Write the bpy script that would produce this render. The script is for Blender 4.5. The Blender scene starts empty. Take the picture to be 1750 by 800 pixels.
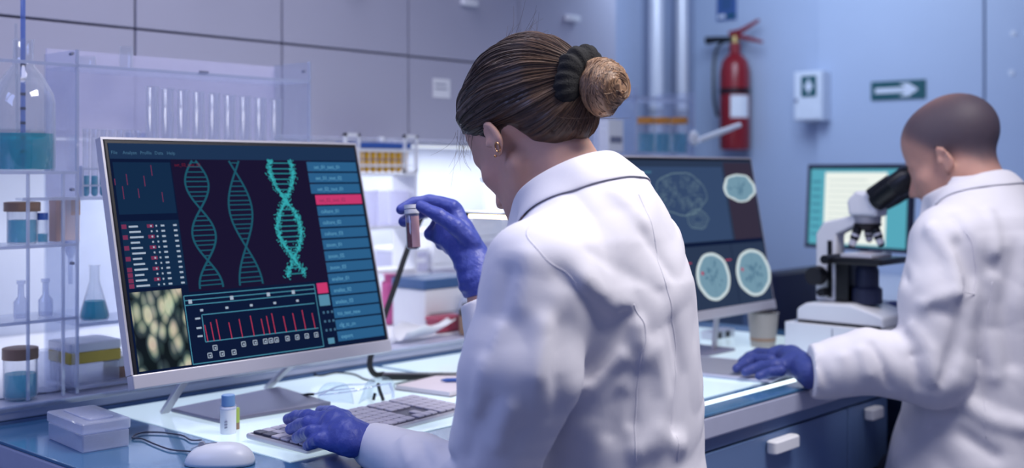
import bpy, math, random
import numpy as np
from mathutils import Vector, Matrix

# ------------------------------------------------------------------ camera, world, light, exposure
sc = bpy.context.scene
COL = sc.collection
EYE = 1.35                      # eye height; the bench top is at 0.90
A = math.radians(42.5)          # the bench axis (+X) runs 42.5 deg to the right of the viewing axis
FWD = (math.cos(A), math.sin(A)); RGT = (math.sin(A), -math.cos(A))
FPX, CX, CY = 1990.0, 875.0, 295.0

cam = bpy.data.cameras.new('camera')
cam_o = bpy.data.objects.new('camera', cam); COL.objects.link(cam_o)
cam_o.location = (0, 0, EYE)
cam_o.rotation_euler = (math.pi/2, 0, -(math.pi/2 - A))
cam.sensor_width = 36.0
cam.lens = 36.0*FPX/1750.0
cam.shift_y = -105.0/1750.0
cam.clip_start = 0.05
cam.dof.use_dof = True
cam.dof.focus_distance = 1.78
cam.dof.aperture_fstop = 2.7
sc.camera = cam_o

w = bpy.data.worlds.new('World'); sc.world = w; w.use_nodes = True
w.node_tree.nodes['Background'].inputs[0].default_value = (0.27, 0.33, 0.66, 1)
w.node_tree.nodes['Background'].inputs[1].default_value = 0.33

def area(name, loc, target, size, energy, col, size_y=None, spread=None):
    l = bpy.data.lights.new(name, 'AREA'); l.energy = energy; l.color = col
    l.shape = 'RECTANGLE'; l.size = size; l.size_y = size_y or size
    if spread: l.spread = math.radians(spread)
    o = bpy.data.objects.new(name, l); COL.objects.link(o); o.location = loc
    d = Vector(target) - Vector(loc)
    o.rotation_euler = d.to_track_quat('-Z', 'Y').to_euler()
    return o
# ceiling luminaires over aisle and bench (above the frame), then two added fills
area('ceiling_luminaire_aisle', (1.75, 0.25, 2.9), (1.45, 1.0, 1.0), 1.3, 25, (1.0, 0.96, 0.95), 0.7, spread=115)
area('ceiling_luminaire_bench', (1.2, 2.0, 2.9), (1.3, 1.9, 0.9), 1.8, 17, (0.84, 0.84, 1.0), 0.5)
area('blue_fill_left', (-0.9, 1.6, 2.3), (1.2, 1.4, 1.1), 1.2, 15, (0.40, 0.50, 1.0), 0.8)  # added fill for the bluish light from the left, no fitting there
area('end_wall_fill', (3.75, 2.3, 2.5), (4.94, 3.0, 1.0), 0.8, 17, (0.64, 0.79, 1.0), 0.8)  # added light to brighten the left part of the end wall, no fitting there

sc.view_settings.view_transform = 'Standard'
sc.view_settings.look = 'None'
sc.view_settings.gamma = 1.0
sc.view_settings.use_curve_mapping = False
sc.view_settings.exposure = -0.05
sc.cycles.use_denoising = True
sc.cycles.max_bounces = 10
sc.cycles.diffuse_bounces = 3
sc.cycles.glossy_bounces = 4
sc.cycles.transmission_bounces = 6
sc.cycles.transparent_max_bounces = 40
sc.cycles.sample_clamp_indirect = 4.0
sc.cycles.caustics_reflective = False
sc.cycles.caustics_refractive = False

# ------------------------------------------------------------------ surveying helper: sight line met with a known plane
def at(u, v, X=None, Y=None, z=None, f=None):
    rx = (u-CX)/FPX; rz = (CY-v)/FPX
    d = (FWD[0]+rx*RGT[0], FWD[1]+rx*RGT[1], rz)
    if f is not None: t = f
    elif X is not None: t = X/d[0]
    elif Y is not None: t = Y/d[1]
    else: t = (z-EYE)/d[2]
    return Vector((d[0]*t, d[1]*t, EYE+d[2]*t))

# ------------------------------------------------------------------ materials
def lin(c):
    c = c/255.0
    return c/12.92 if c <= 0.04045 else ((c+0.055)/1.055)**2.4
def rgb(r, g, b): return (lin(r), lin(g), lin(b), 1.0)
M = {}
def mat(name, col, rough=0.5, metal=0.0, noise=0.06, nscale=30.0, bump=0.0, bscale=200.0, spec=0.5, coat=0.0, emit=None, es=0.0, sss=0.0, transl=0.0):
    m = bpy.data.materials.new(name); m.use_nodes = True
    nt = m.node_tree; b = nt.nodes['Principled BSDF']
    tc = nt.nodes.new('ShaderNodeTexCoord')
    nz = nt.nodes.new('ShaderNodeTexNoise'); nz.inputs['Scale'].default_value = nscale; nz.inputs['Detail'].default_value = 4
    nt.links.new(tc.outputs['Object'], nz.inputs['Vector'])
    mx = nt.nodes.new('ShaderNodeMix'); mx.data_type = 'RGBA'
    mx.inputs[6].default_value = tuple(min(1, c*(1-noise)) for c in col[:3])+(1,)
    mx.inputs[7].default_value = tuple(min(1, c*(1+noise)) for c in col[:3])+(1,)
    nt.links.new(nz.outputs['Fac'], mx.inputs[0]); nt.links.new(mx.outputs[2], b.inputs['Base Color'])
    b.inputs['Roughness'].default_value = rough; b.inputs['Metallic'].default_value = metal
    b.inputs['Specular IOR Level'].default_value = spec; b.inputs['Coat Weight'].default_value = coat
    if emit: b.inputs['Emission Color'].default_value = emit; b.inputs['Emission Strength'].default_value = es
    if sss:
        b.inputs['Subsurface Weight'].default_value = sss; b.inputs['Subsurface Radius'].default_value = (0.012, 0.005, 0.003)
        b.inputs['Subsurface Scale'].default_value = 0.5
    if bump:
        n2 = nt.nodes.new('ShaderNodeTexNoise'); n2.inputs['Scale'].default_value = bscale; n2.inputs['Detail'].default_value = 3
        nt.links.new(tc.outputs['Object'], n2.inputs['Vector'])
        bp = nt.nodes.new('ShaderNodeBump'); bp.inputs['Strength'].default_value = bump; bp.inputs['Distance'].default_value = 0.004
        nt.links.new(n2.outputs['Fac'], bp.inputs['Height']); nt.links.new(bp.outputs['Normal'], b.inputs['Normal'])
    M[name] = m
    return m
def glow(name, col, s=1.0):
    m = bpy.data.materials.new(name); m.use_nodes = True; nt = m.node_tree; nt.nodes.clear()
    o = nt.nodes.new('ShaderNodeOutputMaterial'); e = nt.nodes.new('ShaderNodeEmission')
    e.inputs[0].default_value = col; e.inputs[1].default_value = s
    nt.links.new(e.outputs[0], o.inputs[0]); M[name] = m
    return m
def clear(name, tint, body, w_face, w_edge, gloss=0.06, rough=0.05):
    """thin clear plastic or glass: see-through, milkier towards the rim, with a gloss"""
    m = bpy.data.materials.new(name); m.use_nodes = True; nt = m.node_tree; nt.nodes.clear()
    N, L = nt.nodes.new, nt.links.new
    o = N('ShaderNodeOutputMaterial'); tr = N('ShaderNodeBsdfTransparent'); tr.inputs[0].default_value = tint
    df = N('ShaderNodeBsdfDiffuse'); tl = N('ShaderNodeBsdfTranslucent')
    df.inputs[0].default_value = body; tl.inputs[0].default_value = body
    ad = N('ShaderNodeMixShader'); ad.inputs[0].default_value = 0.5; L(df.outputs[0], ad.inputs[1]); L(tl.outputs[0], ad.inputs[2])
    lw = N('ShaderNodeLayerWeight'); lw.inputs[0].default_value = 0.35
    mr = N('ShaderNodeMapRange'); mr.inputs[3].default_value = w_face; mr.inputs[4].default_value = w_edge
    pw = N('ShaderNodeMath'); pw.operation = 'POWER'; pw.inputs[1].default_value = 2.0
    L(lw.outputs['Facing'], pw.inputs[0]); L(pw.outputs[0], mr.inputs[0])
    nz = N('ShaderNodeTexNoise'); nz.inputs['Scale'].default_value = 12.0
    mm = N('ShaderNodeMath'); mm.operation = 'MULTIPLY_ADD'; mm.inputs[1].default_value = 0.06; L(nz.outputs['Fac'], mm.inputs[0]); L(mr.outputs[0], mm.inputs[2])
    mx = N('ShaderNodeMixShader'); L(mm.outputs[0], mx.inputs[0]); L(tr.outputs[0], mx.inputs[1]); L(ad.outputs[0], mx.inputs[2])
    gl = N('ShaderNodeBsdfGlossy'); gl.inputs['Roughness'].default_value = rough
    g2 = N('ShaderNodeMixShader'); 
    fr = N('ShaderNodeMapRange'); fr.inputs[3].default_value = gloss; fr.inputs[4].default_value = min(0.8, gloss+0.35); L(pw.outputs[0], fr.inputs[0])
    L(fr.outputs[0], g2.inputs[0]); L(mx.outputs[0], g2.inputs[1]); L(gl.outputs[0], g2.inputs[2])
    L(g2.outputs[0], o.inputs[0]); M[name] = m
    return m

mat('floor', rgb(120, 125, 150), 0.35, noise=0.08)
mat('wall', rgb(205, 212, 228), 0.6, noise=0.02, nscale=4)
mat('wall_cool', rgb(182, 196, 222), 0.45, noise=0.02, nscale=4)
mat('cabinet', rgb(178, 178, 196), 0.35, noise=0.02, nscale=5)
mat('cabinet_dark', rgb(150, 150, 172), 0.6)
mat('column', rgb(160, 170, 196), 0.5, noise=0.05)
mat('steel', rgb(218, 218, 228), 0.35, 0.25, noise=0.05)
mat('bench_teal', rgb(66, 112, 152), 0.12, noise=0.05, nscale=8, coat=0.3)
mat('bench_edge', rgb(178, 182, 205), 0.4)
mat('drawer_blue', rgb(96, 122, 165), 0.4, noise=0.04, nscale=4)
mat('white_plastic', rgb(225, 227, 235), 0.35, noise=0.02)
mat('grey_plastic', rgb(150, 152, 165), 0.4)
mat('silver', rgb(196, 194, 204), 0.35, 0.35, noise=0.02)
mat('foot_grey', rgb(128, 126, 148), 0.38, 0.2, noise=0.03)
mat('black', rgb(14, 15, 22), 0.35, noise=0.1)
mat('rubber', rgb(20, 21, 30), 0.6, noise=0.1)
mat('dark_navy', rgb(26, 34, 66), 0.5)
mat('key', rgb(176, 172, 188), 0.5, noise=0.03)
mat('key_bed', rgb(92, 92, 108), 0.5)
mat('key_dark', rgb(70, 70, 88), 0.5)
mat('beige', rgb(160, 155, 152), 0.6, noise=0.05)
mat('paper', rgb(214, 204, 212), 0.8, noise=0.04)
mat('paper_white', rgb(235, 236, 242), 0.8, noise=0.02)
mat('orange_lid', rgb(214, 142, 58), 0.45)
mat('brown_lid', rgb(150, 120, 100), 0.5)
mat('yellow_lid', rgb(196, 172, 70), 0.5)
mat('blue_lid', rgb(50, 88, 165), 0.45)
mat('navy_lid', rgb(58, 92, 140), 0.45)
mat('cap_blue', rgb(110, 150, 200), 0.4)
mat('amber', rgb(214, 164, 40), 0.4)
mat('pink', rgb(205, 90, 150), 0.5)
mat('red_pink', rgb(170, 70, 95), 0.5)
mat('peach', rgb(226, 190, 180), 0.6)
mat('ext_red', rgb(140, 24, 34), 0.3, noise=0.06, coat=0.2)
mat('sign_green', rgb(12, 84, 92), 0.5, noise=0.03)
mat('sign_blue', rgb(66, 98, 160), 0.5)
mat('sign_white', rgb(222, 228, 240), 0.5)
mat('brass', rgb(190, 165, 110), 0.3, 0.8)
mat('lime', rgb(168, 190, 90), 0.5)
mat('print_grey', rgb(120, 125, 150), 0.6)
clear('acrylic', (0.94, 0.96, 1, 1), (0.72, 0.77, 0.98, 1), 0.05, 0.35)
clear('acrylic_edge', (0.85, 0.9, 1, 1), (0.82, 0.86, 1.0, 1), 0.45, 0.6, 0.15)
clear('frosted', (0.9, 0.92, 1, 1), (0.86, 0.84, 0.98, 1), 0.55, 0.7, 0.03, 0.4)
clear('glass', (0.96, 0.98, 1, 1), (0.94, 0.95, 1.0, 1), 0.08, 0.98, 0.10, 0.03)
clear('glass_milky', (0.9, 0.93, 1, 1), (0.80, 0.84, 1.0, 1), 0.22, 0.7, 0.06, 0.05)
clear('box_plastic', (0.88, 0.91, 1, 1), (0.84, 0.87, 1.0, 1), 0.45, 0.7, 0.08, 0.08)
clear('teal_liquid', (0.03, 0.60, 0.72, 1), (0.0, 0.56, 0.66, 1), 0.5, 0.7, 0.04)
clear('pale_liquid', (0.36, 0.74, 0.85, 1), (0.22, 0.62, 0.76, 1), 0.45, 0.7, 0.04)
clear('pipette_blue', (0.55, 0.68, 0.95, 1), (0.30, 0.40, 0.80, 1), 0.35, 0.6, 0.08)
clear('lens', (0.93, 0.97, 1, 1), (0.7, 0.82, 0.9, 1), 0.03, 0.22, 0.05)
clear('blood', (0.45, 0.02, 0.05, 1), (0.30, 0.015, 0.035, 1), 0.75, 0.9, 0.06)
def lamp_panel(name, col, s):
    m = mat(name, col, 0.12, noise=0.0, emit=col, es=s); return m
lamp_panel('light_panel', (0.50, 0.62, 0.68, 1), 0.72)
glow('led_cool', (0.86, 0.92, 1.0, 1), 1.6)
glow('led_warm', (1.0, 0.82, 0.56, 1), 6.0)
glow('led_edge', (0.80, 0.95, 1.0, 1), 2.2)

# ------------------------------------------------------------------ mesh building
def tag(o, label=None, cat=None, group=None, kind=None):
    if label: o['label'] = label
    if cat: o['category'] = cat
    if group: o['group'] = group
    if kind: o['kind'] = kind
    return o
def thing(name, label, cat, loc=(0, 0, 0), rz=0.0, group=None, tilt=0.0):
    o = bpy.data.objects.new(name, None); COL.objects.link(o)
    o.empty_display_size = 0.05
    o.location = loc; o.rotation_euler = (tilt, 0, rz)
    return tag(o, label, cat, group)
def link(name, me, parent=None, loc=None):
    o = bpy.data.objects.new(name, me); COL.objects.link(o)
    if parent is not None: o.parent = parent
    if loc is not None: o.location = loc
    return o
def copy_tree(o, parent=None):
    c = o.copy(); COL.objects.link(c)
    if parent is not None: c.parent = parent
    for ch in list(o.children): copy_tree(ch, c)
    return c

class MB:
    def __init__(s): s.v = []; s.f = []
    def add(s, vs, fs):
        n = len(s.v); s.v += [tuple(p) for p in vs]; s.f += [tuple(i+n for i in q) for q in fs]; return s
    def box(s, lo, hi, R=None, c=None):
        x0, y0, z0 = lo; x1, y1, z1 = hi
        vs = [Vector(p) for p in ((x0,y0,z0),(x1,y0,z0),(x1,y1,z0),(x0,y1,z0),(x0,y0,z1),(x1,y0,z1),(x1,y1,z1),(x0,y1,z1))]
        if R is not None:
            c = Vector(c) if c is not None else Vector((0,0,0)); vs = [R @ (p-c)+c for p in vs]
        return s.add(vs, [(0,3,2,1),(4,5,6,7),(0,1,5,4),(1,2,6,5),(2,3,7,6),(3,0,4,7)])
    def rbox(s, lo, hi, r, n=3):
        """box with rounded vertical edges and chamfered top and bottom"""
        x0,y0,z0 = lo; x1,y1,z1 = hi
        def ring(ins, z):
            out = []
            rr = max(r-ins, 1e-4)
            for cx, cy, a0 in ((x1-r,y1-r,0),(x0+r,y1-r,90),(x0+r,y0+r,180),(x1-r,y0+r,270)):
                for k in range(n+1):
                    a = math.radians(a0+90*k/n); out.append((cx+rr*math.cos(a), cy+rr*math.sin(a), z))
            return out
        ch = min(r*0.35, (z1-z0)*0.25)
        R = [ring(ch, z0), ring(0, z0+ch), ring(0, z1-ch), ring(ch, z1)]
        m = 4*(n+1); vs = sum(R, []); fs = []
        for k in range(3):
            for i in range(m): fs.append((k*m+i, k*m+(i+1)%m, (k+1)*m+(i+1)%m, (k+1)*m+i))
        fs.append(tuple(range(m-1,-1,-1))); fs.append(tuple(3*m+i for i in range(m)))
        return s.add(vs, fs)
    def cyl(s, a, b, r0, r1=None, n=16, cap=True):
        return s.tube([a, b], [r0, r0 if r1 is None else r1], n, cap)
    def tube(s, pts, r, n=8, cap=True, closed=False):
        pts = [Vector(p) for p in pts]; k = len(pts)
        rs = r if isinstance(r, (list, tuple)) else [r]*k
        up = None; vs = []
        for i, p in enumerate(pts):
            if closed: t = pts[(i+1) % k]-pts[i-1]
            else: t = pts[min(i+1, k-1)]-pts[max(i-1, 0)]
            t.normalize()
            if up is None:
                up = Vector((0,0,1)) if abs(t.z) < 0.9 else Vector((1,0,0))
            x = up.cross(t)
            if x.length < 1e-6: x = Vector((1,0,0)).cross(t)
            x.normalize(); y = t.cross(x); up = y
            for j in range(n):
                a = 2*math.pi*j/n; vs.append(p+(x*math.cos(a)+y*math.sin(a))*rs[i])
        fs = []
        for i in range(k if closed else k-1):
            i2 = (i+1) % k
            for j in range(n): fs.append((i*n+j, i*n+(j+1)%n, i2*n+(j+1)%n, i2*n+j))
        if cap and not closed: fs += [tuple(range(n-1,-1,-1)), tuple((k-1)*n+j for j in range(n))]
        return s.add(vs, fs)
    def lathe(s, prof, n=24, c=(0,0,0)):
        """prof: (radius, z) from bottom to top; a zero radius closes the end"""
        vs = []; fs = []; rows = []
        for r, z in prof:
            if r <= 1e-6: rows.append([len(vs)]); vs.append((c[0], c[1], c[2]+z))
            else:
                rows.append(list(range(len(vs), len(vs)+n)))
                vs += [(c[0]+r*math.cos(2*math.pi*j/n), c[1]+r*math.sin(2*math.pi*j/n), c[2]+z) for j in range(n)]
        for a, b in zip(rows, rows[1:]):
            for j in range(n):
                q = [a[j % len(a)], a[(j+1) % len(a)], b[(j+1) % len(b)], b[j % len(b)]]
                q2 = []
                for t in q:
                    if t not in q2: q2.append(t)
                if len(q2) > 2: fs.append(tuple(q2))
        return s.add(vs, fs)
    def sphere(s, c, r, n=12, m=8, sc3=(1,1,1)):
        prof = [(r*math.sin(math.pi*k/m), -r*math.cos(math.pi*k/m)) for k in range(m+1)]
        prof[0] = (0, -r); prof[-1] = (0, r)
        t = MB().lathe(prof, n)
        return s.add([(c[0]+p[0]*sc3[0], c[1]+p[1]*sc3[1], c[2]+p[2]*sc3[2]) for p in t.v], t.f)
    def prism(s, poly, lo, hi, plane='XZ'):
        """extrude a 2-D outline; plane XZ is pushed along Y, XY along Z, YZ along X"""
        k = len(poly)
        def P(a, b, h): return (a, h, b) if plane == 'XZ' else ((a, b, h) if plane == 'XY' else (h, a, b))
        vs = [P(a, b, lo) for a, b in poly]+[P(a, b, hi) for a, b in poly]
        fs = [tuple(range(k)), tuple(range(2*k-1, k-1, -1))]+[(i, k+i, k+(i+1)%k, (i+1)%k) for i in range(k)]
        return s.add(vs, fs)
    def xf(s, R=None, t=(0,0,0)):
        t = Vector(t); s.v = [tuple((R @ Vector(p) if R is not None else Vector(p))+t) for p in s.v]; return s
    def mesh(s, name, m, smooth=False):
        me = bpy.data.meshes.new(name); me.from_pydata(s.v, [], s.f); me.update()
        me.materials.append(M[m] if isinstance(m, str) else m)
        if smooth: me.polygons.foreach_set('use_smooth', [True]*len(me.polygons)); 
        return me
    def build(s, name, m, parent=None, smooth=False, bevel=0.0, loc=None, flat_angle=True):
        me = s.mesh(name, m, smooth)
        import bmesh
        bm = bmesh.new(); bm.from_mesh(me); bmesh.ops.recalc_face_normals(bm, faces=bm.faces); bm.to_mesh(me); bm.free()
        if smooth and flat_angle: me.set_sharp_from_angle(angle=math.radians(38))
        o = link(name, me, parent, loc)
        if bevel:
            b = o.modifiers.new('bevel', 'BEVEL'); b.width = bevel; b.segments = 2; b.limit_method = 'ANGLE'
        return o
def ROT(ax, deg): return Matrix.Rotation(math.radians(deg), 3, ax)

_txt = {}
def text_mesh(s, size, m, align='LEFT'):
    """lettering as a flat mesh in its local XY plane"""
    k = (s, size, m, align)
    if k in _txt: return _txt[k]
    c = bpy.data.curves.new('lettering', 'FONT'); c.body = s; c.size = size; c.align_x = align; c.resolution_u = 2
    o = bpy.data.objects.new('lettering', c); COL.objects.link(o)
    me = bpy.data.meshes.new_from_object(o.evaluated_get(bpy.context.evaluated_depsgraph_get()))
    bpy.data.objects.remove(o); bpy.data.curves.remove(c)
    me.name = 'lettering'; me.materials.clear(); me.materials.append(M[m]); _txt[k] = me
    return me
# ------------------------------------------------------------------ the setting
def struct(name, mb, m, parent=None, **k):
    o = mb.build(name, m, parent, **k)
    if parent is None: o['kind'] = 'structure'
    return o
YB, YC, XE, XC = 2.95, 2.62, 4.94, 3.43        # back wall, cabinet fronts, end wall, end of the cabinets
struct('floor', MB().box((-1.5, -2.0, -0.05), (6.2, 3.5, 0.0)), 'floor')
struct('wall_back', MB().box((-1.0, YB, 0), (XC, YB+0.4, 3.0)), 'wall')
wr = struct('wall_recess', MB().box((XC, 3.28, 0), (XE+0.1, 3.36, 3.0)), 'column')
we = struct('wall_end', MB().box((XE, -1.6, 0), (XE+0.1, 3.36, 3.0)), 'wall_cool')
for y0, y1 in ((1.826, 2.584), (0.95, 1.818), (0.07, 0.942)):
    struct('wall_panel', MB().box((XE-0.045, y0, 0.0), (XE, y1, 3.0)), 'wall_cool', we, bevel=0.003)
for (u, v) in ((1732, 57), (1729, 124)):
    p = at(u, v, X=XE-0.045)
    struct('panel_screw', MB().cyl((XE-0.05, p.y, p.z), (XE-0.044, p.y, p.z), 0.013, n=12), 'sign_white', we)

# ------------------------------------------------------------------ wall cabinets, one thing each
seams = [0.14, 0.60, 1.045, 1.487, 1.928, 2.396, 2.894, XC]
ordw = ['first', 'second', 'third', 'fourth', 'fifth', 'sixth', 'seventh', 'eighth', 'ninth', 'tenth', 'eleventh', 'twelfth', 'thirteenth', 'fourteenth']
for i, (a, b) in enumerate(zip(seams, seams[1:])):
    if i == 0: continue
    t = thing('wall_cabinet', '%s pale lavender wall cabinet from the left above the back counter' % ordw[i-1], 'cabinet', ((a+b)/2, YC, 1.45), group='wall cabinets above the counter')
    wd = (b-a)/2
    MB().box((-wd, 0.02, 0), (wd, YB-YC, 1.1)).build('body', 'cabinet_dark', t)
    MB().box((-wd+0.003, 0.0, 0.0), (wd-0.003, 0.02, 0.251)).build('door', 'cabinet', t, bevel=0.002)
    d = MB().box((-wd+0.003, 0.0, 0.257), (wd-0.003, 0.02, 1.1)).build('door', 'cabinet', t, bevel=0.002)
    MB().rbox((-0.036, -0.022, 0.432), (0.036, -0.001, 0.452), 0.008).build('handle', 'paper_white', d, smooth=True)
n = thing('notice_card', 'small white card stuck on a lower cabinet door behind the dark hair', 'card', at(755, 151, Y=YC-0.003))
MB().box((-0.037, 0, -0.03), (0.037, 0.002, 0.03)).build('card', 'paper_white', n)
MB().box((-0.028, -0.0006, 0.010), (0.02, 0.0, 0.014)).build('printed_line', 'print_grey', n)
MB().box((-0.028, -0.0006, -0.004), (0.024, 0.0, 0.0)).build('printed_line', 'print_grey', n)
for i, (a, b) in enumerate(((0.2, 1.5), (1.56, 2.42), (2.48, 3.36))):
    t = thing('under_cabinet_light', '%s slim white light strip under the wall cabinets' % ('left', 'middle', 'right')[i], 'light', ((a+b)/2, 2.76, 1.435), group='under-cabinet lights')
    MB().box((-(b-a)/2, -0.02, 0.0), ((b-a)/2, 0.02, 0.014)).build('housing', 'white_plastic', t)
    MB().box((-(b-a)/2+0.01, -0.015, -0.004), ((b-a)/2-0.01, 0.015, -0.0005)).build('diffuser', 'led_cool', t)
    l = area('under_cabinet_lamp', ((a+b)/2, 2.76, 1.425), ((a+b)/2, 2.80, 0.9), b-a-0.04, (1.0, 4.6, 3.6)[i], (0.92, 0.94, 1.0), 0.03)

# ------------------------------------------------------------------ vertical ducts in the recess
for i, (u, rr) in enumerate(((1121, 0.036), (1165, 0.031))):
    p = at(u, 100, Y=3.19)
    t = thing('ventilation_duct', ('wider', 'narrower')[i]+' ribbed silver ventilation duct in the grey recess', 'duct', (p.x, 3.19, 0), group='ribbed ducts')
    prof = [(rr*0.92, 0.0)]
    for k in range(150): prof += [(rr, 0.006+k*0.02), (rr*0.93, 0.016+k*0.02)]
    MB().lathe(prof, 16).build('pipe', 'steel', t, smooth=True, flat_angle=False)
    for z in (0.6, 1.62, 2.5): MB().lathe([(rr*1.02, z), (rr*1.12, z), (rr*1.12, z+0.03), (rr*1.02, z+0.03)], 16).build('clamp', 'grey_plastic', t)
p0 = at(1062, 100, Y=3.2); 
t = thing('service_riser', 'flat blue-grey riser panel beside the ribbed ducts', 'panel', (3.62, 3.2, 0))
MB().box((-0.17, 0.0, 0), (0.34, 0.075, 3.0)).build('cover', 'column', t, bevel=0.004)
MB().box((0.10, -0.006, 0), (0.16, 0.0, 3.0)).build('strip', 'cabinet_dark', t)

# ------------------------------------------------------------------ the long lab bench
YF, YL, ZT = 1.195, 2.07, 0.90
XL, XR = 0.86, 2.98
b = thing('lab_bench', 'long lab bench with glowing glass worktop and blue drawers', 'bench', (XL, YF, 0))
o = Vector((XL, YF, 0))
def bl(mb): return mb.xf(None, -o)
bl(MB().box((XL, YF, 0.852), (XR, YL, ZT-0.006))).build('apron', 'bench_edge', b, bevel=0.004)
wt = bl(MB().box((XL, YF, ZT-0.006), (XR, YL, ZT))).build('worktop', 'bench_teal', b, bevel=0.0015)
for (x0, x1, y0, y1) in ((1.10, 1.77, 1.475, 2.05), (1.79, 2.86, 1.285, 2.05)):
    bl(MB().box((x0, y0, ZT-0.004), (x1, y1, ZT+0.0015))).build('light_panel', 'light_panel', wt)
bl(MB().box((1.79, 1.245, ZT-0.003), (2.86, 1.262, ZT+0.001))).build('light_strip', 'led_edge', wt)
bl(MB().box((XL+0.02, YF+0.03, 0.0), (XL+0.05, YL, 0.852))).build('end_panel', 'drawer_blue', b)
bl(MB().box((XR-0.05, YF+0.03, 0.0), (XR-0.02, YL, 0.852))).build('end_panel', 'drawer_blue', b)
bl(MB().box((XL+0.05, YL-0.03, 0.0), (XR-0.05, YL, 0.852))).build('back_panel', 'drawer_blue', b)
# drawer pedestal between the two seats
ped = thing('drawer_unit', 'blue drawer unit with white bar handles under the bench', 'drawers', (1.74, YF, 0))
MB().box((0, 0.035, 0.0), (0.90, 0.72, 0.845)).build('carcass', 'dark_navy', ped)
MB().box((0.0, 0.018, 0.824), (0.90, 0.036, 0.848)).build('rail', 'drawer_blue', ped)
for (x0, x1) in ((0.003, 0.692), (0.698, 0.897)):
    for (z0, z1) in ((0.662, 0.820), (0.46, 0.656), (0.06, 0.454)):
        d = MB().box((x0, 0.014, z0), (x1, 0.034, z1)).build('drawer_front', 'drawer_blue', ped, bevel=0.002)
        cx = 0.383 if x1 < 0.695 else (x0+x1)/2
        hw = 0.05 if x1 < 0.695 else 0.03
        MB().rbox((cx-hw, -0.012, z1-0.036), (cx+hw, 0.013, z1-0.010), 0.008).build('handle', 'paper_white', d, smooth=True)
# rear counter with its raised front lip
rc = thing('rear_counter', 'raised grey counter running along the back wall behind the bench', 'counter', (-0.4, YL, 0))
MB().box((0, 0.001, 0.0), (XC+0.38, YB-YL-0.002, 0.905)).build('base', 'drawer_blue', rc)
MB().box((0, 0.0, 0.906), (XC+0.38, YB-YL-0.002, 0.930)).build('worktop', 'bench_edge', rc, bevel=0.003)
MB().box((0, -0.004, 0.922), (XC+0.38, 0.0, 0.932)).build('front_lip', 'acrylic_edge', rc)
MB().box((0.6, 0.08, 0.931), (XC+0.30, YB-YL-0.004, 0.933)).build('mat', 'paper_white', rc)
ZC = 0.934
# far bench at the end wall
fb = thing('end_bench', 'white bench standing at the blue end wall', 'bench', (3.75, 0.3, 0))
MB().box((0.0, 0, 0.86), (XE-0.05-3.75, 2.2, 0.90)).build('worktop', 'white_plastic', fb, bevel=0.003)
MB().box((0.03, 0.02, 0.0), (XE-0.05-3.75, 2.18, 0.858)).build('base', 'drawer_blue', fb)
# ------------------------------------------------------------------ monitors
for nm, c, s in (('ui_bg', rgb(14, 26, 56), 1), ('ui_panel', rgb(20, 44, 74), 1), ('ui_bar', rgb(30, 52, 84), 1), ('ui_violet', rgb(27, 22, 50), 1),
                 ('ui_row', rgb(44, 96, 140), 1), ('ui_rowtext', rgb(105, 170, 205), 1), ('ui_pink', rgb(200, 58, 112), 1), ('ui_darkpink', rgb(120, 50, 85), 1),
                 ('ui_teal', rgb(42, 128, 142), 1), ('ui_tealdim', rgb(30, 86, 106), 1), ('ui_cyan', rgb(56, 176, 184), 1), ('ui_line', rgb(72, 140, 165), 1),
                 ('ui_white', rgb(165, 180, 200), 1), ('ui_dim', rgb(70, 110, 140), 1), ('ui_red', rgb(190, 60, 90), 1), ('ui_dkred', rgb(110, 30, 50), 1),
                 ('ui_button', rgb(86, 140, 168), 1), ('ui_slate', rgb(54, 74, 108), 1), ('ui_slate2', rgb(44, 58, 84), 1), ('ui_plum', rgb(54, 48, 66), 1),
                 ('ui_bone', rgb(205, 220, 225), 1), ('ui_tissue', rgb(116, 152, 172), 1), ('ui_tissue2', rgb(88, 124, 148), 1), ('ui_ghost', rgb(104, 128, 142), 1),
                 ('ui_screenwhite', rgb(232, 238, 232), 1.1), ('ui_screenteal', rgb(88, 170, 190), 1), ('ui_greyline', rgb(190, 205, 205), 1)):
    glow(nm, c, s)
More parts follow.
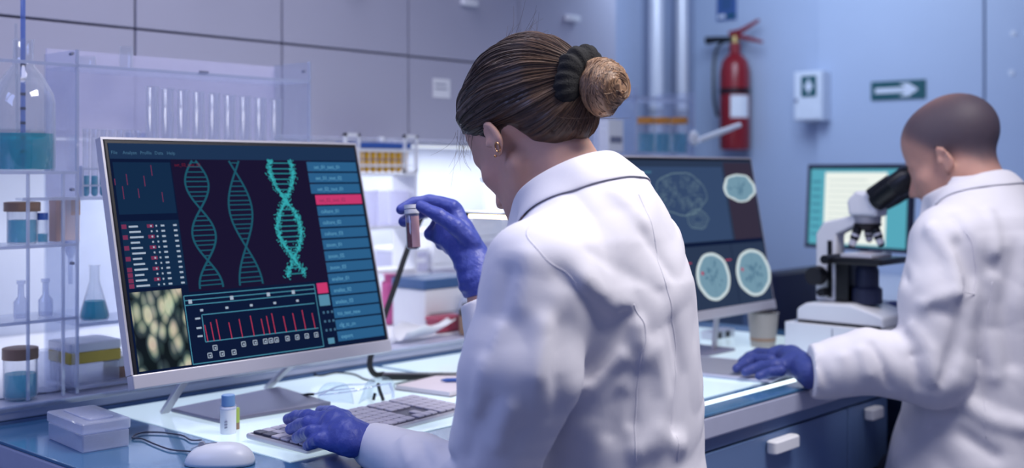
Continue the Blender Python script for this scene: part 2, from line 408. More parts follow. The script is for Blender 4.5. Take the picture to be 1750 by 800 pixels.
def micrograph():
    m = bpy.data.materials.new('ui_micrograph'); m.use_nodes = True; nt = m.node_tree; nt.nodes.clear(); N, L = nt.nodes.new, nt.links.new
    o = N('ShaderNodeOutputMaterial'); e = N('ShaderNodeEmission'); tc = N('ShaderNodeTexCoord')
    mp = N('ShaderNodeMapping'); mp.inputs['Rotation'].default_value = (0, 0.5, 0); mp.inputs['Scale'].default_value = (58, 1, 32)
    nz = N('ShaderNodeTexNoise'); nz.inputs['Scale'].default_value = 18
    ad = N('ShaderNodeVectorMath'); ad.operation = 'MULTIPLY_ADD'; ad.inputs[1].default_value = (0.012, 0, 0.012)
    vo = N('ShaderNodeTexVoronoi'); vo.feature = 'F1'; vo.inputs['Scale'].default_value = 1.0
    v2 = N('ShaderNodeTexVoronoi'); v2.feature = 'F1'; v2.inputs['Scale'].default_value = 1.0
    L(tc.outputs['Object'], nz.inputs['Vector']); L(nz.outputs['Color'], ad.inputs[0]); L(tc.outputs['Object'], ad.inputs[2])
    L(ad.outputs[0], mp.inputs['Vector']); L(mp.outputs[0], vo.inputs['Vector'])
    cr = N('ShaderNodeValToRGB'); L(vo.outputs['Distance'], cr.inputs[0])
    cr.color_ramp.elements[0].position = 0.30; cr.color_ramp.elements[0].color = rgb(196, 190, 156)
    cr.color_ramp.elements[1].position = 0.86; cr.color_ramp.elements[1].color = rgb(12, 24, 34)
    k = cr.color_ramp.elements.new(0.52); k.color = rgb(118, 132, 116)
    k = cr.color_ramp.elements.new(0.66); k.color = rgb(44, 66, 72)
    n2 = N('ShaderNodeTexNoise'); n2.inputs['Scale'].default_value = 30; L(tc.outputs['Object'], n2.inputs['Vector'])
    mx = N('ShaderNodeMix'); mx.data_type = 'RGBA'; mx.blend_type = 'OVERLAY'; mx.inputs[0].default_value = 0.4
    L(cr.outputs[0], mx.inputs[6]); L(n2.outputs['Color'], mx.inputs[7])
    hs = N('ShaderNodeHueSaturation'); hs.inputs['Saturation'].default_value = 0.75; L(mx.outputs[2], hs.inputs['Color'])
    L(hs.outputs[0], e.inputs[0]); L(e.outputs[0], o.inputs[0]); M['ui_micrograph'] = m
micrograph()

class Monitor:
    """flat-panel monitor; local x runs along its lower edge, local z up the tilted panel, y to its back"""
    def __init__(s, name, label, BL, BR, length, tilt, chin=0.021, bez=0.007, foot=True, body='silver', glass='black', zfoot=ZT+0.0016, stand_x=0.5):
        BL = Vector(BL); BR = Vector(BR); s.W = (BR-BL).xy.length; s.H = length
        yaw = math.atan2(BR.y-BL.y, BR.x-BL.x); s.yaw = yaw; s.tilt = tilt
        s.R = Matrix.Rotation(yaw, 3, 'Z') @ Matrix.Rotation(-tilt, 3, 'X'); s.o = BL
        base = Vector((BL.x+math.cos(yaw)*s.W*stand_x, BL.y+math.sin(yaw)*s.W*stand_x, zfoot))
        s.t = thing(name, label, 'monitor', base, yaw); s.base = base
        s.L = Matrix.Rotation(-yaw, 3, 'Z')
        W, H = s.W, s.H
        s.part(MB().box((0.0003, 0.003, chin+0.0003), (W-0.0003, 0.018, H-0.0003)), 'bezel', glass, bevel=0.002)
        s.part(MB().box((-0.004, 0.004, chin+0.0005), (0.0, 0.022, H-0.0002)).box((W, 0.004, chin+0.0005), (W+0.003, 0.022, H-0.0002)).box((-0.004, 0.004, H), (W+0.003, 0.022, H+0.004)), 'side_frame', body)
        s.part(MB().box((-0.004, 0.0, -0.003), (W+0.003, 0.020, chin)), 'chin', body, bevel=0.002)
        s.part(MB().prism([(0.02, 0.02), (W-0.02, 0.02), (W-0.03, H-0.03), (0.03, H-0.03)], 0.018, 0.035), 'back_shell', body, bevel=0.004)
        s.x0, s.x1, s.z0, s.z1 = bez, W-bez, chin, H-bez
        s.scr = s.part(MB().box((s.x0, 0.0022, s.z0), (s.x1, 0.004, s.z1)), 'screen', 'ui_bg')
        s.k = 0
    def toloc(s, p): return s.L @ (s.R @ Vector(p)+s.o-s.base)
    def part(s, mb, name, m, parent=None, bevel=0):
        mb.v = [tuple(s.toloc(p)) for p in mb.v]
        return mb.build(name, m, parent or s.t, bevel=bevel)
    def pt(s, u, v):
        """where a sight line meets the screen plane, in panel coordinates"""
        d = at(u, v, f=1.0)-Vector((0, 0, EYE)); n = s.R @ Vector((0, 1, 0))
        q = Vector((0, 0, EYE))+d*((s.o-Vector((0, 0, EYE))).dot(n)/d.dot(n))
        l = s.R.transposed() @ (q-s.o); return l.x, l.z
    def flat(s, polys, name, m, depth=0.0):
        """flat print shown on the screen"""
        y = 0.0020-0.0001*(1+depth); mb = MB()
        for p in polys: mb.add([s.toloc((a, y, b)) for a, b in p], [tuple(range(len(p)))])
        me = mb.mesh(name, m); o = link(name, me, s.scr); return o
    def rect(s, x0, z0, x1, z1): return [(x0, z0), (x1, z0), (x1, z1), (x0, z1)]
    def seg(s, a, b, w):
        dx, dz = b[0]-a[0], b[1]-a[1]; l = math.hypot(dx, dz) or 1; nx, nz = -dz/l*w/2, dx/l*w/2
        return [(a[0]-nx, a[1]-nz), (b[0]-nx, b[1]-nz), (b[0]+nx, b[1]+nz), (a[0]+nx, a[1]+nz)]
    def path(s, pts, w): return [s.seg(a, b, w) for a, b in zip(pts, pts[1:])]
    def text(s, body, x, z, size, m, name='screen_text', depth=3):
        me = text_mesh(body, size, m); o = link(name, me, s.scr)
        R = (s.L @ s.R @ Matrix(((1,0,0),(0,0,-1),(0,1,0)))).to_4x4()
        o.matrix_local = Matrix.Translation(s.toloc((x, 0.0020-0.0001*(1+depth), z))) @ R
        return o

# ---- the DNA monitor
m1 = Monitor('computer_monitor', 'large tilted monitor showing DNA helices in front of the seated woman', (0.983, 1.729, 1.0), (1.5335, 1.729, 1.0), 0.421, math.atan2(0.105, 0.405))
P1 = m1.pt; W1 = m1.x1; H1 = m1.z1; C0 = m1.z0; X0 = m1.x0
xa = P1(296, 300)[0]        # right edge of the left column
xr = P1(556, 420)[0]        # left edge of the row list
zb = P1(320, 272)[1]        # lower edge of the menu bar
zq = P1(430, 490)[1]        # top of the chart
m1.flat([m1.rect(X0, zb, W1, H1)], 'menu_bar', 'ui_bar')
sx = [P1(190, 258)[0], P1(210, 259)[0], P1(240, 260)[0], P1(265, 261)[0], P1(286, 262)[0]]
for x, tx in zip(sx, ('File', 'Analyze', 'Profile', 'Data', 'Help')): m1.text(tx, x, P1(210, 263)[1], 0.0085, 'ui_dim')
zt = P1(250, 377)[1]; zm = P1(260, 497)[1]
m1.flat([m1.rect(X0+0.004, zt+0.012, xa-0.002, zb-0.006)], 'graph_panel', 'ui_panel')
ticks = []
for u, v0, v1 in ((213, 318, 340), (219, 297, 316), (239, 322, 338), (249, 300, 318), (261, 282, 300), (280, 328, 345), (198, 305, 316)):
    ax, az = P1(u, v1); bx, bz = P1(u, v0); ticks.append(m1.seg((ax, az), (ax, bz), 0.0014))
m1.flat(ticks, 'graph_ticks', 'ui_darkpink', 1)
m1.flat([m1.rect(xa, zq, xr, zb)], 'helix_panel', 'ui_violet')
m1.text('set_02_test_02', xa+0.006, P1(300, 284)[1], 0.0085, 'ui_dkred')
# value table
m1.flat([m1.rect(X0+0.004, zm+0.006, xa-0.001, zt)], 'value_table', 'ui_panel')
rows = 12; dz = (zt-zm-0.010)/rows
wh, rd, bars = [], [], []
random.seed(4)
for r in range(rows):
    z = zt-0.004-dz*(r+0.75); h = dz*0.34
    bars.append(m1.rect(X0+0.005, z-dz*0.2, X0+0.014, z+dz*0.62)) if r % 2 == 0 or r > 7 else None
    wh.append(m1.rect(X0+0.018, z, X0+0.018+0.017+0.004*(r % 3), z+h))
    for k, (q, wdt) in enumerate(((0.058, 0.003), (0.068, 0.003), (0.078, 0.007), (0.102, 0.007), (0.117, 0.007))):
        if X0+q+wdt < xa-0.003: wh.append(m1.rect(X0+q, z, X0+q+wdt, z+h))
    if r % 2 == 0: rd.append(m1.rect(X0+0.052, z-dz*0.15, X0+0.064, z+dz*0.5))
m1.flat(bars, 'table_marker', 'ui_darkpink', 1); m1.flat(rd, 'table_highlight', 'ui_darkpink', 1); m1.flat(wh, 'table_value', 'ui_white', 2)
# micrograph
xm = P1(321, 570)[0]
me = MB(); pic = m1.flat([m1.rect(X0+0.003, C0+0.004, xm, zm)], 'micrograph', 'ui_micrograph', 1)
# helices
def helix(cx0, cz0, cx1, cz1, amp, turns, ph, fl, m, mr, name, w=0.004, rung=0.0022, nr=26):
    pts = [[], []]; K = 120
    for i in range(K+1):
        s_ = i/K; x = cx0+(cx1-cx0)*s_; z = cz0+(cz1-cz0)*s_
        a = amp*math.sin(2*math.pi*turns*s_+ph)
        pts[0].append((x+a, z)); pts[1].append((x-a, z))
    if fl:
        polys = []
        for i in range(1500):
            sd = random.random(); q = pts[random.randrange(2)][int(sd*K)]
            x = q[0]+random.gauss(0, 0.0036); z = min(zb-0.001, q[1]+random.gauss(0, 0.004)); l = random.uniform(0.001, 0.004); a = random.uniform(0, math.pi)
            polys.append(m1.seg((x, z), (x+l*math.cos(a), z+l*math.sin(a)), 0.0013))
        m1.flat(polys, name, m, 2)
        m1.flat(m1.path(pts[0], 0.003)+m1.path(pts[1], 0.003), name, 'ui_teal', 1)
    else:
        m1.flat(m1.path(pts[0], w)+m1.path(pts[1], w), name, m, 2)
    ru = []
    for i in range(nr):
        k = int((i+0.5)/nr*K); a, b_ = pts[0][k], pts[1][k]
        if abs(a[0]-b_[0]) > 0.012: ru.append(m1.seg(a, b_, rung))
    for r_ in ru: m1.flat([r_], 'helix_rung', mr, 1)
zt1 = zb-0.002; zl1 = zq+0.004
def HX(u, v): return P1(u, v)
h0 = HX(332, 275); h1 = HX(362, 486)
helix(h0[0], zt1, h1[0], zl1, 0.0235, 1.24, 0.15, False, 'ui_tealdim', 'ui_tealdim', 'helix')
h0 = HX(400, 273); h1 = HX(430, 480)
helix(h0[0], zt1, h1[0], zl1, 0.0245, 0.82, -0.45, False, 'ui_tealdim', 'ui_tealdim', 'helix', nr=26)
h0 = HX(479, 275); h1 = HX(508, 474)
helix(h0[0], zt1, h1[0], zl1+0.008, 0.0265, 0.98, 1.05, True, 'ui_cyan', 'ui_teal', 'helix', nr=22)
# row list
names = ['set_01_test_01', 'set_01_test_02', 'set_02_test_01', 'set_02_test_02', 'culture_01', 'culture_02', 'culture_03', 'zoom_01', 'zoom_02', 'zoom_03', 'analize_01', 'analize_02', 'analize_03', 'tcs_test_new', 'cfg_tc_cn', 'export']
zr1 = P1(600, 277)[1]; zr0 = C0+0.006; dr = (zr1-zr0)/len(names)
for i, tx in enumerate(names):
    z1 = zr1-i*dr
    m1.flat([m1.rect(xr-0.012 if i < 3 else xr-0.004, z1-dr*0.86, W1-0.002, z1)], 'list_row', 'ui_pink' if i == 3 else 'ui_row', 1)
    m1.text(tx, xr+0.004, z1-dr*0.62, 0.0105, 'ui_darkpink' if i == 3 else 'ui_rowtext')
# chart
xc0, xc1 = xm+0.003, P1(543, 520)[0]
zc1 = zq-0.006; zc0 = C0+0.004
m1.flat([m1.rect(xc0, zc0, xc1, zc1)], 'chart_panel', 'ui_bg', 1)
th = 0.0016
ln = [m1.seg((xc0, zc0), (xc1, zc0), th), m1.seg((xc0, zc1), (xc1, zc1), th), m1.seg((xc0, zc0), (xc0, zc1), th), m1.seg((xc1, zc0), (xc1, zc1), th)]
for q in (0.86, 0.93): ln.append(m1.seg((xc0, zc0+(zc1-zc0)*q), (xc1, zc0+(zc1-zc0)*q), th))
px0, px1 = xc0+0.030, xc1-0.006; pz0, pz1 = zc0+(zc1-zc0)*0.30, zc0+(zc1-zc0)*0.70
ln += [m1.seg((px0, pz0), (px1, pz0), th), m1.seg((px0, pz1), (px1, pz1), th), m1.seg((px0, pz0), (px0, pz1), th)]
m1.flat(ln, 'chart_lines', 'ui_line', 2)
red = []; box = []; lab = []
for k, q in enumerate((0.02, 0.07, 0.12, 0.22, 0.31, 0.41, 0.50, 0.55, 0.60, 0.70, 0.79, 0.88, 0.97)):
    x = px0+(px1-px0)*q; red.append(m1.seg((x, pz0), (x-0.002, pz0+(pz1-pz0)*(0.62+0.08*(k % 3))), 0.0016))
    z = pz0-0.012-(0.012 if k in (0, 2, 3) else 0)
    box += m1.path([(x-0.004, z-0.004), (x+0.004, z-0.004), (x+0.004, z+0.004), (x-0.004, z+0.004), (x-0.004, z-0.004)], 0.0014); box.append(m1.rect(x-0.001, z-0.002, x+0.002, z+0.001))
for q in (0.0, 0.21, 0.42, 0.63, 0.84): lab.append(m1.rect(px0+(px1-px0)*q-0.002, pz1+0.006, px0+(px1-px0)*q+0.004, pz1+0.010))
for q in (0.2, 0.5, 0.85): lab.append(m1.rect(px0-0.014, pz0+(pz1-pz0)*q, px0-0.004, pz0+(pz1-pz0)*q+0.003))
for q in (0.02, 0.32, 0.6, 0.8): lab.append(m1.rect(xc0+(xc1-xc0)*q+0.002, zc0+(zc1-zc0)*0.88, xc0+(xc1-xc0)*q+0.009, zc0+(zc1-zc0)*0.94))
for q in red: m1.flat([q], 'chart_peak', 'ui_red', 3)
for k in range(0, len(box), 5): m1.flat(box[k:k+5], 'chart_box', 'ui_white', 2)
for q in lab: m1.flat([q], 'chart_label', 'ui_white', 3)
xb0, xb1 = xc1+0.006, xr-0.009
m1.flat([m1.rect(xb0, zq-0.024, xb1, zq-0.004)], 'pink_button', 'ui_pink', 1)
m1.flat([m1.rect(xb0, zq-0.048, xb1, zq-0.027)], 'grey_button', 'ui_button', 1)
dots = []
for r in range(3):
    for c in range(3): dots.append(m1.rect(xb0+0.004+c*0.010, zq-0.063-r*0.017, xb0+0.0085+c*0.010, zq-0.0585-r*0.017))
m1.flat(dots, 'keypad_dots', 'ui_dim', 1)
m1.flat([m1.rect(xb0+0.006, C0+0.007, xb1-0.004, C0+0.018)], 'grey_button', 'ui_button', 1)
# stand: bent neck and a flat foot
F = [at(291, 702, z=ZT+0.004), at(375, 722, z=ZT+0.004), at(566, 691, z=ZT+0.004), at(476, 664, z=ZT+0.004)]
fo = MB(); b0 = m1.base
fo.add([(p.x, p.y, ZT+0.0016) for p in F]+[(p.x, p.y, ZT+0.0085) for p in F], [(3,2,1,0),(4,5,6,7),(0,1,5,4),(1,2,6,5),(2,3,7,6),(3,0,4,7)]).xf(m1.L, -(m1.L @ b0))
fo.build('stand_foot', 'foot_grey', m1.t, bevel=0.002)
def slab(mb, a, b, ax, th_, wd_):
    """flat strut from a to b, wd_ wide along ax"""
    a, b = Vector(a), Vector(b); d = (b-a).normalized(); ax = Vector(ax); n_ = d.cross(ax).normalized()
    vs = [p+ax*s1*wd_/2+n_*s2*th_/2 for p in (a, b) for s1, s2 in ((-1,-1),(1,-1),(1,1),(-1,1))]
    mb.add(vs, [(0,3,2,1),(4,5,6,7),(0,1,5,4),(1,2,6,5),(2,3,7,6),(3,0,4,7)])
for (u0, v0, nm) in ((281, 704, 0), (457, 662, 1)):
    q = at(u0, v0, z=ZT+0.006)
    mbn = MB(); slab(mbn, (q.x, q.y, ZT+0.005), (q.x+0.006, 1.79, 1.055), (1, 0, 0), 0.007, 0.018)
    mbn.xf(m1.L, -(m1.L @ b0)); mbn.build('stand_leg', 'silver', m1.t, bevel=0.0015)

# ---- the brain scan monitor
m2 = Monitor('computer_monitor', 'second monitor showing brain scans to the right of the woman', (2.10, 1.538, 1.0), (2.695, 1.538, 1.0), 0.393, math.atan2(0.072, 0.386), chin=0.021)
P2 = m2.pt
m2.flat([m2.rect(m2.x0, m2.z0, m2.x1, m2.z1)], 'screen_background', 'ui_slate2', 0)
m2.flat([m2.rect(P2(1095, 400)[0], P2(1200, 413)[1], P2(1244, 350)[0], P2(1180, 285)[1])], 'render_panel', 'ui_slate', 1)
m2.flat([m2.rect(P2(1248, 350)[0], P2(1270, 413)[1], m2.x1-0.004, P2(1270, 278)[1])], 'side_panel', 'ui_plum', 1)
m2.flat([m2.rect(m2.x0, P2(1200, 420)[1]-0.001, m2.x1, P2(1200, 414)[1])], 'divider', 'ui_bg', 2)
m2.flat([m2.rect(P2(1258, 470)[0]-0.001, m2.z0, P2(1258, 470)[0]+0.001, P2(1200, 420)[1])], 'divider', 'ui_bg', 2)
def ell(cx, cz, rx, rz, n=28, wob=0.0, seed=0, rot=0.0):
    out = []
    for i in range(n):
        a = 2*math.pi*i/n; k = 1+wob*math.sin(5*a+seed)+wob*0.6*math.sin(9*a+2*seed)
        x, z = rx*math.cos(a)*k, rz*math.sin(a)*k
        out.append((cx+x*math.cos(rot)-z*math.sin(rot), cz+x*math.sin(rot)+z*math.cos(rot)))
    return out
def scan(u0, v0, u1, v1, wob, sd):
    (xa_, za_), (xb_, zb_) = P2(u0, v1), P2(u1, v0); cx, cz, rx, rz = (xa_+xb_)/2, (za_+zb_)/2, (xb_-xa_)/2, (zb_-za_)/2
    m2.flat([ell(cx, cz, rx, rz, 36, wob*0.12, sd)], 'skull_outline', 'ui_bone', 3)
    m2.flat([ell(cx, cz, rx*0.84, rz*0.88, 36, wob*0.2, sd)], 'brain_slice', 'ui_tissue', 4)
    random.seed(sd); pol = []
    for i in range(16):
        a = random.uniform(0, 6.28); q = random.uniform(0.1, 0.62); l = random.uniform(0.1, 0.25)
        x, z = cx+rx*q*math.cos(a), cz+rz*q*math.sin(a)
        pol.append(ell(x, z, rx*l*0.5, rz*l*0.4, 8, 0.2, i, a))
    m2.flat(pol, 'brain_folds', 'ui_tissue2', 5)
    m2.flat([m2.seg((cx, cz-rz*0.8), (cx, cz+rz*0.8), 0.0012)], 'brain_folds', 'ui_tissue2', 6)
    return cx, cz, rx, rz
for box4 in ((1198, 429, 1242, 518), (1266, 423, 1311, 510)):
    cx, cz, rx, rz = scan(*box4, 0.08, box4[0])
    m2.flat([ell(cx-rx*0.62, cz+rz*0.18, 0.005, 0.005, 10)], 'lesion_mark', 'ui_red', 6)
    m2.flat([m2.rect(cx-rx*1.5, cz+rz*0.62, cx-rx*1.15, cz+rz*0.66)], 'lesion_note', 'ui_red', 4)
scan(1241, 297, 1288, 346, 0.22, 9)
# ghosted brain render
cx, cz = P2(1169, 342); (x0_, _), (x1_, _) = P2(1126, 342), P2(1213, 342); rx = (x1_-x0_)/2; rz = (P2(1169, 293)[1]-P2(1169, 392)[1])/2
rings = []
for q in (1.0, 0.97): rings += m2.path(ell(cx-0.004, cz+rz*0.22, rx*q, rz*0.75*q, 40, 0.03, 2)+[ell(cx-0.004, cz+rz*0.22, rx*q, rz*0.75*q, 40, 0.03, 2)[0]], 0.0012)
random.seed(8)
for i in range(70):
    a = random.uniform(0, 6.28); q = math.sqrt(random.random())*0.9; x, z = cx-0.004+rx*q*math.cos(a), cz+rz*0.22+rz*0.7*q*math.sin(a)
    e_ = ell(x, z, random.uniform(0.004, 0.012), random.uniform(0.003, 0.008), 10, 0.3, i, a); rings += m2.path(e_, 0.0007)
for q in (1.0, 0.8, 0.6, 0.4): 
    e_ = ell(cx+rx*0.45, cz-rz*0.68, rx*0.42*q, rz*0.34*q, 24, 0.06, q); rings += m2.path(e_+[e_[0]], 0.0022 if q == 1 else 0.0012)
m2.flat(rings, 'ghosted_brain', 'ui_ghost', 3)
m2.flat([m2.rect(P2(1101, 293)[0], P2(1101, 296)[1], P2(1101, 293)[0]+0.03, P2(1101, 292)[1])], 'caption_line', 'ui_dim', 3)
b2 = m2.base
for dx in (-0.10, 0.10):
    mbn = MB(); slab(mbn, (b2.x+dx, 1.60, ZT+0.005), (b2.x+dx+0.004, 1.59, 1.055), (1, 0, 0), 0.007, 0.018); mbn.xf(None, -b2); mbn.build('stand_leg', 'silver', m2.t, bevel=0.0015)
MB().box((-0.14, 0.025, 0.0), (0.14, 0.175, 0.007)).build('stand_foot', 'foot_grey', m2.t, bevel=0.002)

# ---- the bright monitor beyond the microscope
q0 = at(1376, 421, f=4.15); q1 = at(1546, 424, X=q0.x)
q1 = at(1552, 424, f=3.80)
m3 = Monitor('computer_monitor', 'small teal-framed monitor with a bright page behind the microscope', (q0.x, q0.y, q0.z), (q1.x, q1.y, q0.z), 0.288, 0.06, chin=0.012, bez=0.012, body='dark_navy', glass='dark_navy', zfoot=0.90)
m3.flat([m3.rect(m3.x0, m3.z0, m3.x1, m3.z1)], 'page_background', 'ui_screenteal', 0)
wd = m3.x1-m3.x0
m3.flat([m3.rect(m3.x0+wd*0.16, m3.z0+0.006, m3.x0+wd*0.80, m3.z1-0.012)], 'page', 'ui_screenwhite', 1)
m3.flat([m3.rect(m3.x0+wd*0.2, z, m3.x0+wd*(0.6+0.15*(k % 2)), z+0.003) for k, z in enumerate(np.linspace(m3.z0+0.03, m3.z1-0.04, 11))], 'page_lines', 'ui_greyline', 2)
m3.flat([m3.rect(m3.x0+wd*0.02, z, m3.x0+wd*0.12, z+0.010) for k, z in enumerate(np.linspace(m3.z0+0.03, m3.z1-0.05, 8))], 'sidebar_items', 'ui_line', 2)
MB().cyl((0, 0.05, 0.004), (0, 0.05, m3.o.z-0.90+0.12), 0.016, n=12).build('stand_neck', 'dark_navy', m3.t)
MB().box((-0.1, -0.06, 0.0), (0.1, 0.12, 0.008)).build('stand_foot', 'dark_navy', m3.t, bevel=0.003)
# ------------------------------------------------------------------ glassware builders
def vessel(name, label, cat, loc, prof, m='glass', liquid=None, lm='teal_liquid', group=None, n=24, lid=None, lidm=None, rz=0):
    """a turned glass vessel; liquid and lid are profiles of their own"""
    t = thing(name, label, cat, loc, rz, group)
    MB().lathe(prof, n).build('wall', m, t, smooth=True)
    if liquid: MB().lathe(liquid, n).build('liquid', lm, t, smooth=True)
    if lid: MB().lathe(lid, n).build('lid', lidm, t, smooth=True)
    return t
def jar(label, loc, r, h, fill, lm, lidm, lh=0.016, m='glass', group=None, name='sample_jar', lr=1.06):
    return vessel(name, label, 'jar', loc, [(0, 0), (r*0.94, 0), (r, 0.004), (r, h)], m,
                  [(0, 0.003), (r*0.93, 0.003), (r*0.93, fill), (0, fill)] if fill else None, lm, group, 20,
                  [(0, h-0.002), (r*lr, h-0.002), (r*lr, h+lh), (r*0.98, h+lh+0.001), (0, h+lh+0.001)] if lidm else None, lidm)
def tube_prof(r, h): return [(0, 0), (r*0.5, r*0.13), (r*0.87, r*0.5), (r, r), (r, h-0.004), (r*1.12, h-0.002), (r*1.12, h)]
def tube_fill(r, f): r *= 0.9; return [(0, 0.001), (r*0.5, r*0.15), (r*0.87, r*0.5), (r, r), (r, f), (0, f)]
def test_tube(label, loc, r, h, fill, lm, group):
    return vessel('test_tube', label, 'test tube', loc, tube_prof(r, h), 'glass', tube_fill(r, fill) if fill else None, lm, group, 14)

# ------------------------------------------------------------------ the acrylic rack on the rear counter
YA, YK = 2.085, 2.215
XM, XRR = at(132, 400, Y=YA).x, at(529, 150, Y=YA).x
XLL = XM-0.46
rk = thing('acrylic_rack', 'clear acrylic shelf rack crowded with glassware at the left', 'rack', (XM, YA, ZC))
def rp(mb, name, m, par=None, bevel=0): return mb.xf(None, (-XM, -YA, -ZC)).build(name, m, par or rk, bevel=bevel)
ZTOP = at(132, 85, Y=YA).z
def panel(x, z0, z1, nm='side_panel'):
    p = rp(MB().box((x-0.002, YA, z0), (x+0.002, YK, z1)), nm, 'acrylic')
    rp(MB().box((x-0.0028, YA-0.002, z0), (x+0.0028, YA+0.002, z1)), 'panel_edge', 'acrylic_edge', p)
    return p
panel(XM, ZC, ZTOP); panel(XRR, ZC, at(529, 106, Y=YA).z); panel(XLL, ZC, 1.66)
x2 = at(48, 400, Y=YA).x; x3 = at(108, 500, Y=YA).x
for x in (x2, x3): rp(MB().box((x-0.0025, YA-0.002, ZC), (x+0.0025, YA+0.003, 1.352)), 'post', 'acrylic_edge')
ZS1 = 1.352; ZS2 = at(90, 338, Y=YA).z; ZS3 = at(50, 420, Y=YA).z; ZS4 = at(50, 549, Y=YA).z; ZR1 = 1.303; ZR2 = at(165, 546, Y=2.13).z; ZR3 = max(at(170, 668, Y=YA).z, ZC+0.012); ZT1 = at(300, 122, Y=YA).z
def shelf(x0, x1, z, nm='shelf', y1=None):
    p = rp(MB().box((x0, YA, z-0.004), (x1, y1 or YK, z)), nm, 'acrylic')
    rp(MB().box((x0, YA-0.003, z-0.005), (x1, YA, z+0.001)), 'shelf_edge', 'acrylic_edge', p)
for z in (ZS1, ZS3, ZS4): shelf(XLL, XM, z)
shelf(x2-0.01, XM, ZS2, y1=YA+0.03)
shelf(XLL, XM, at(100, 108, Y=YA).z, y1=YA+0.012)
for z in (ZT1, ZR1, ZR2, ZR3): shelf(XM+0.003, XRR, z)
rp(MB().box((XM+0.003, YK-0.002, ZR1), (XRR, YK+0.003, ZTOP+0.012)), 'back_panel', 'frosted')
rp(MB().box((XM+0.003, YK-0.002, ZC), (XRR, YK+0.002, ZR1-0.004)), 'back_panel', 'acrylic')
for (u, v) in ((123, 92), (124, 324), (124, 450), (520, 122)):
    p = at(u, v, Y=YA-0.003); rp(MB().cyl((p.x, YA-0.006, p.z), (p.x, YA+0.004, p.z), 0.003, n=10), 'screw', 'print_grey')
p = at(348, 123, Y=YA-0.004); rp(MB().box((p.x-0.011, YA-0.0062, p.z-0.002), (p.x+0.011, YA-0.0045, p.z+0.002)), 'clip', 'print_grey')

# big flask with teal liquid and its pipette
p = at(42, 290, Y=2.14); fz = ZS1+0.001
k = 0.0565
vessel('reagent_flask', 'big round-shouldered glass flask half full of teal liquid', 'flask', (p.x, 2.145, fz),
       [(0, 0), (k*0.94, 0), (k, 0.006), (k, 0.128), (k*0.93, 0.146), (k*0.62, 0.178), (0.0205, 0.196), (0.0185, 0.204), (0.0185, 0.243), (0.0205, 0.246)],
       'glass', [(0, 0.003), (k*0.94, 0.003), (k*0.94, 0.070), (0, 0.070)], 'teal_liquid', n=32)
t = thing('graduated_pipette', 'tall graduated pipette standing in the big teal flask', 'pipette', (p.x-0.003, 2.140, fz+0.003))
MB().lathe([(0, 0), (0.0022, 0), (0.0045, 0.02), (0.0045, 0.40), (0.0035, 0.42), (0, 0.42)], 10).build('stem', 'pipette_blue', t, smooth=True)
for i in range(7): MB().lathe([(0.0047, 0.03+i*0.027), (0.005, 0.03+i*0.027), (0.005, 0.035+i*0.027), (0.0047, 0.035+i*0.027)], 10).build('graduation_mark', 'dark_navy', t)
q = at(20, 100, Y=2.115)
t = thing('glass_rod', 'thin glass rod leaning in the neck of the teal flask', 'rod', (p.x-0.010, 2.145, fz+0.0045))
MB().cyl((0, 0, 0.004), (-0.006, -0.004, 0.27), 0.0028, n=8).build('rod', 'glass', t, smooth=True)
# on the top board
p = at(157, 112, Y=2.13); jar('low clear glass dish at the left end of the top shelf', (p.x, 2.15, ZT1+0.001), 0.017, 0.022, 0, None, None, name='glass_dish')
p = at(220, 112, Y=2.14); jar('short clear glass cylinder on the rack\'s top shelf', (p.x, 2.15, ZT1+0.001), 0.013, 0.048, 0, None, None, name='glass_cylinder')
# tall tubes with teal bottoms
for i in range(9):
    u = 262+i*26.5; p = at(u, 250, Y=2.15)
    test_tube('%s tall test tube with teal liquid from the left behind the monitor' % ordw[i], (p.x, 2.155, ZR1+0.001), 0.0125, 0.222-0.0015*i, 0.088-0.003*(i % 3), 'pale_liquid', 'tall test tubes on the rack')
tr = thing('tube_rack', 'clear plastic rack holding the tall teal tubes', 'rack', (at(370, 250, Y=2.15).x, 2.155, ZR1))
pa, pb = at(262, 250, Y=2.15).x-tr.location.x-0.02, at(480, 250, Y=2.15).x-tr.location.x+0.02
for z in (0.03, 0.068):
    MB().box((pa, 0.0135, z), (pb, 0.0165, z+0.004)).box((pa, -0.0165, z), (pb, -0.0135, z+0.004)).build('rail', 'acrylic_edge', tr)
for x in (pa, pb): MB().box((x-0.002, -0.017, 0.0), (x+0.002, 0.017, 0.085)).build('end_plate', 'acrylic_edge', tr)
# short tubes near the left post
for i in range(7):
    u = 148+i*14.5; p = at(u, 300, Y=2.11)
    test_tube('%s short clear test tube from the left beside the rack\'s upright' % ordw[i], (p.x, 2.112, ZR1+0.001), 0.0066, 0.130, 0.040, 'pale_liquid', 'short test tubes on the rack')
tr = thing('tube_rack', 'small clear rack holding the short tubes by the upright', 'rack', (at(190, 300, Y=2.11).x, 2.112, ZR1))
pa, pb = at(148, 300, Y=2.11).x-tr.location.x-0.012, at(235, 300, Y=2.11).x-tr.location.x+0.012
for z in (0.02, 0.052):
    MB().box((pa, 0.0075, z), (pb, 0.010, z+0.004)).box((pa, -0.010, z), (pb, -0.0075, z+0.004)).build('rail', 'acrylic_edge', tr)
for x in (pa, pb): MB().box((x-0.002, -0.011, 0.0), (x+0.002, 0.011, 0.060)).build('end_plate', 'acrylic_edge', tr)
for i, u in enumerate((219, 241)):
    p = at(u, 230, Y=2.19); t = jar(('left', 'right')[i]+' stoppered glass bottle between short and tall tubes', (p.x, 2.185, ZR1+0.001), 0.010, 0.105, 0, None, 'glass_milky', lh=0.022, group='stoppered bottles', name='stoppered_bottle', lr=0.95)
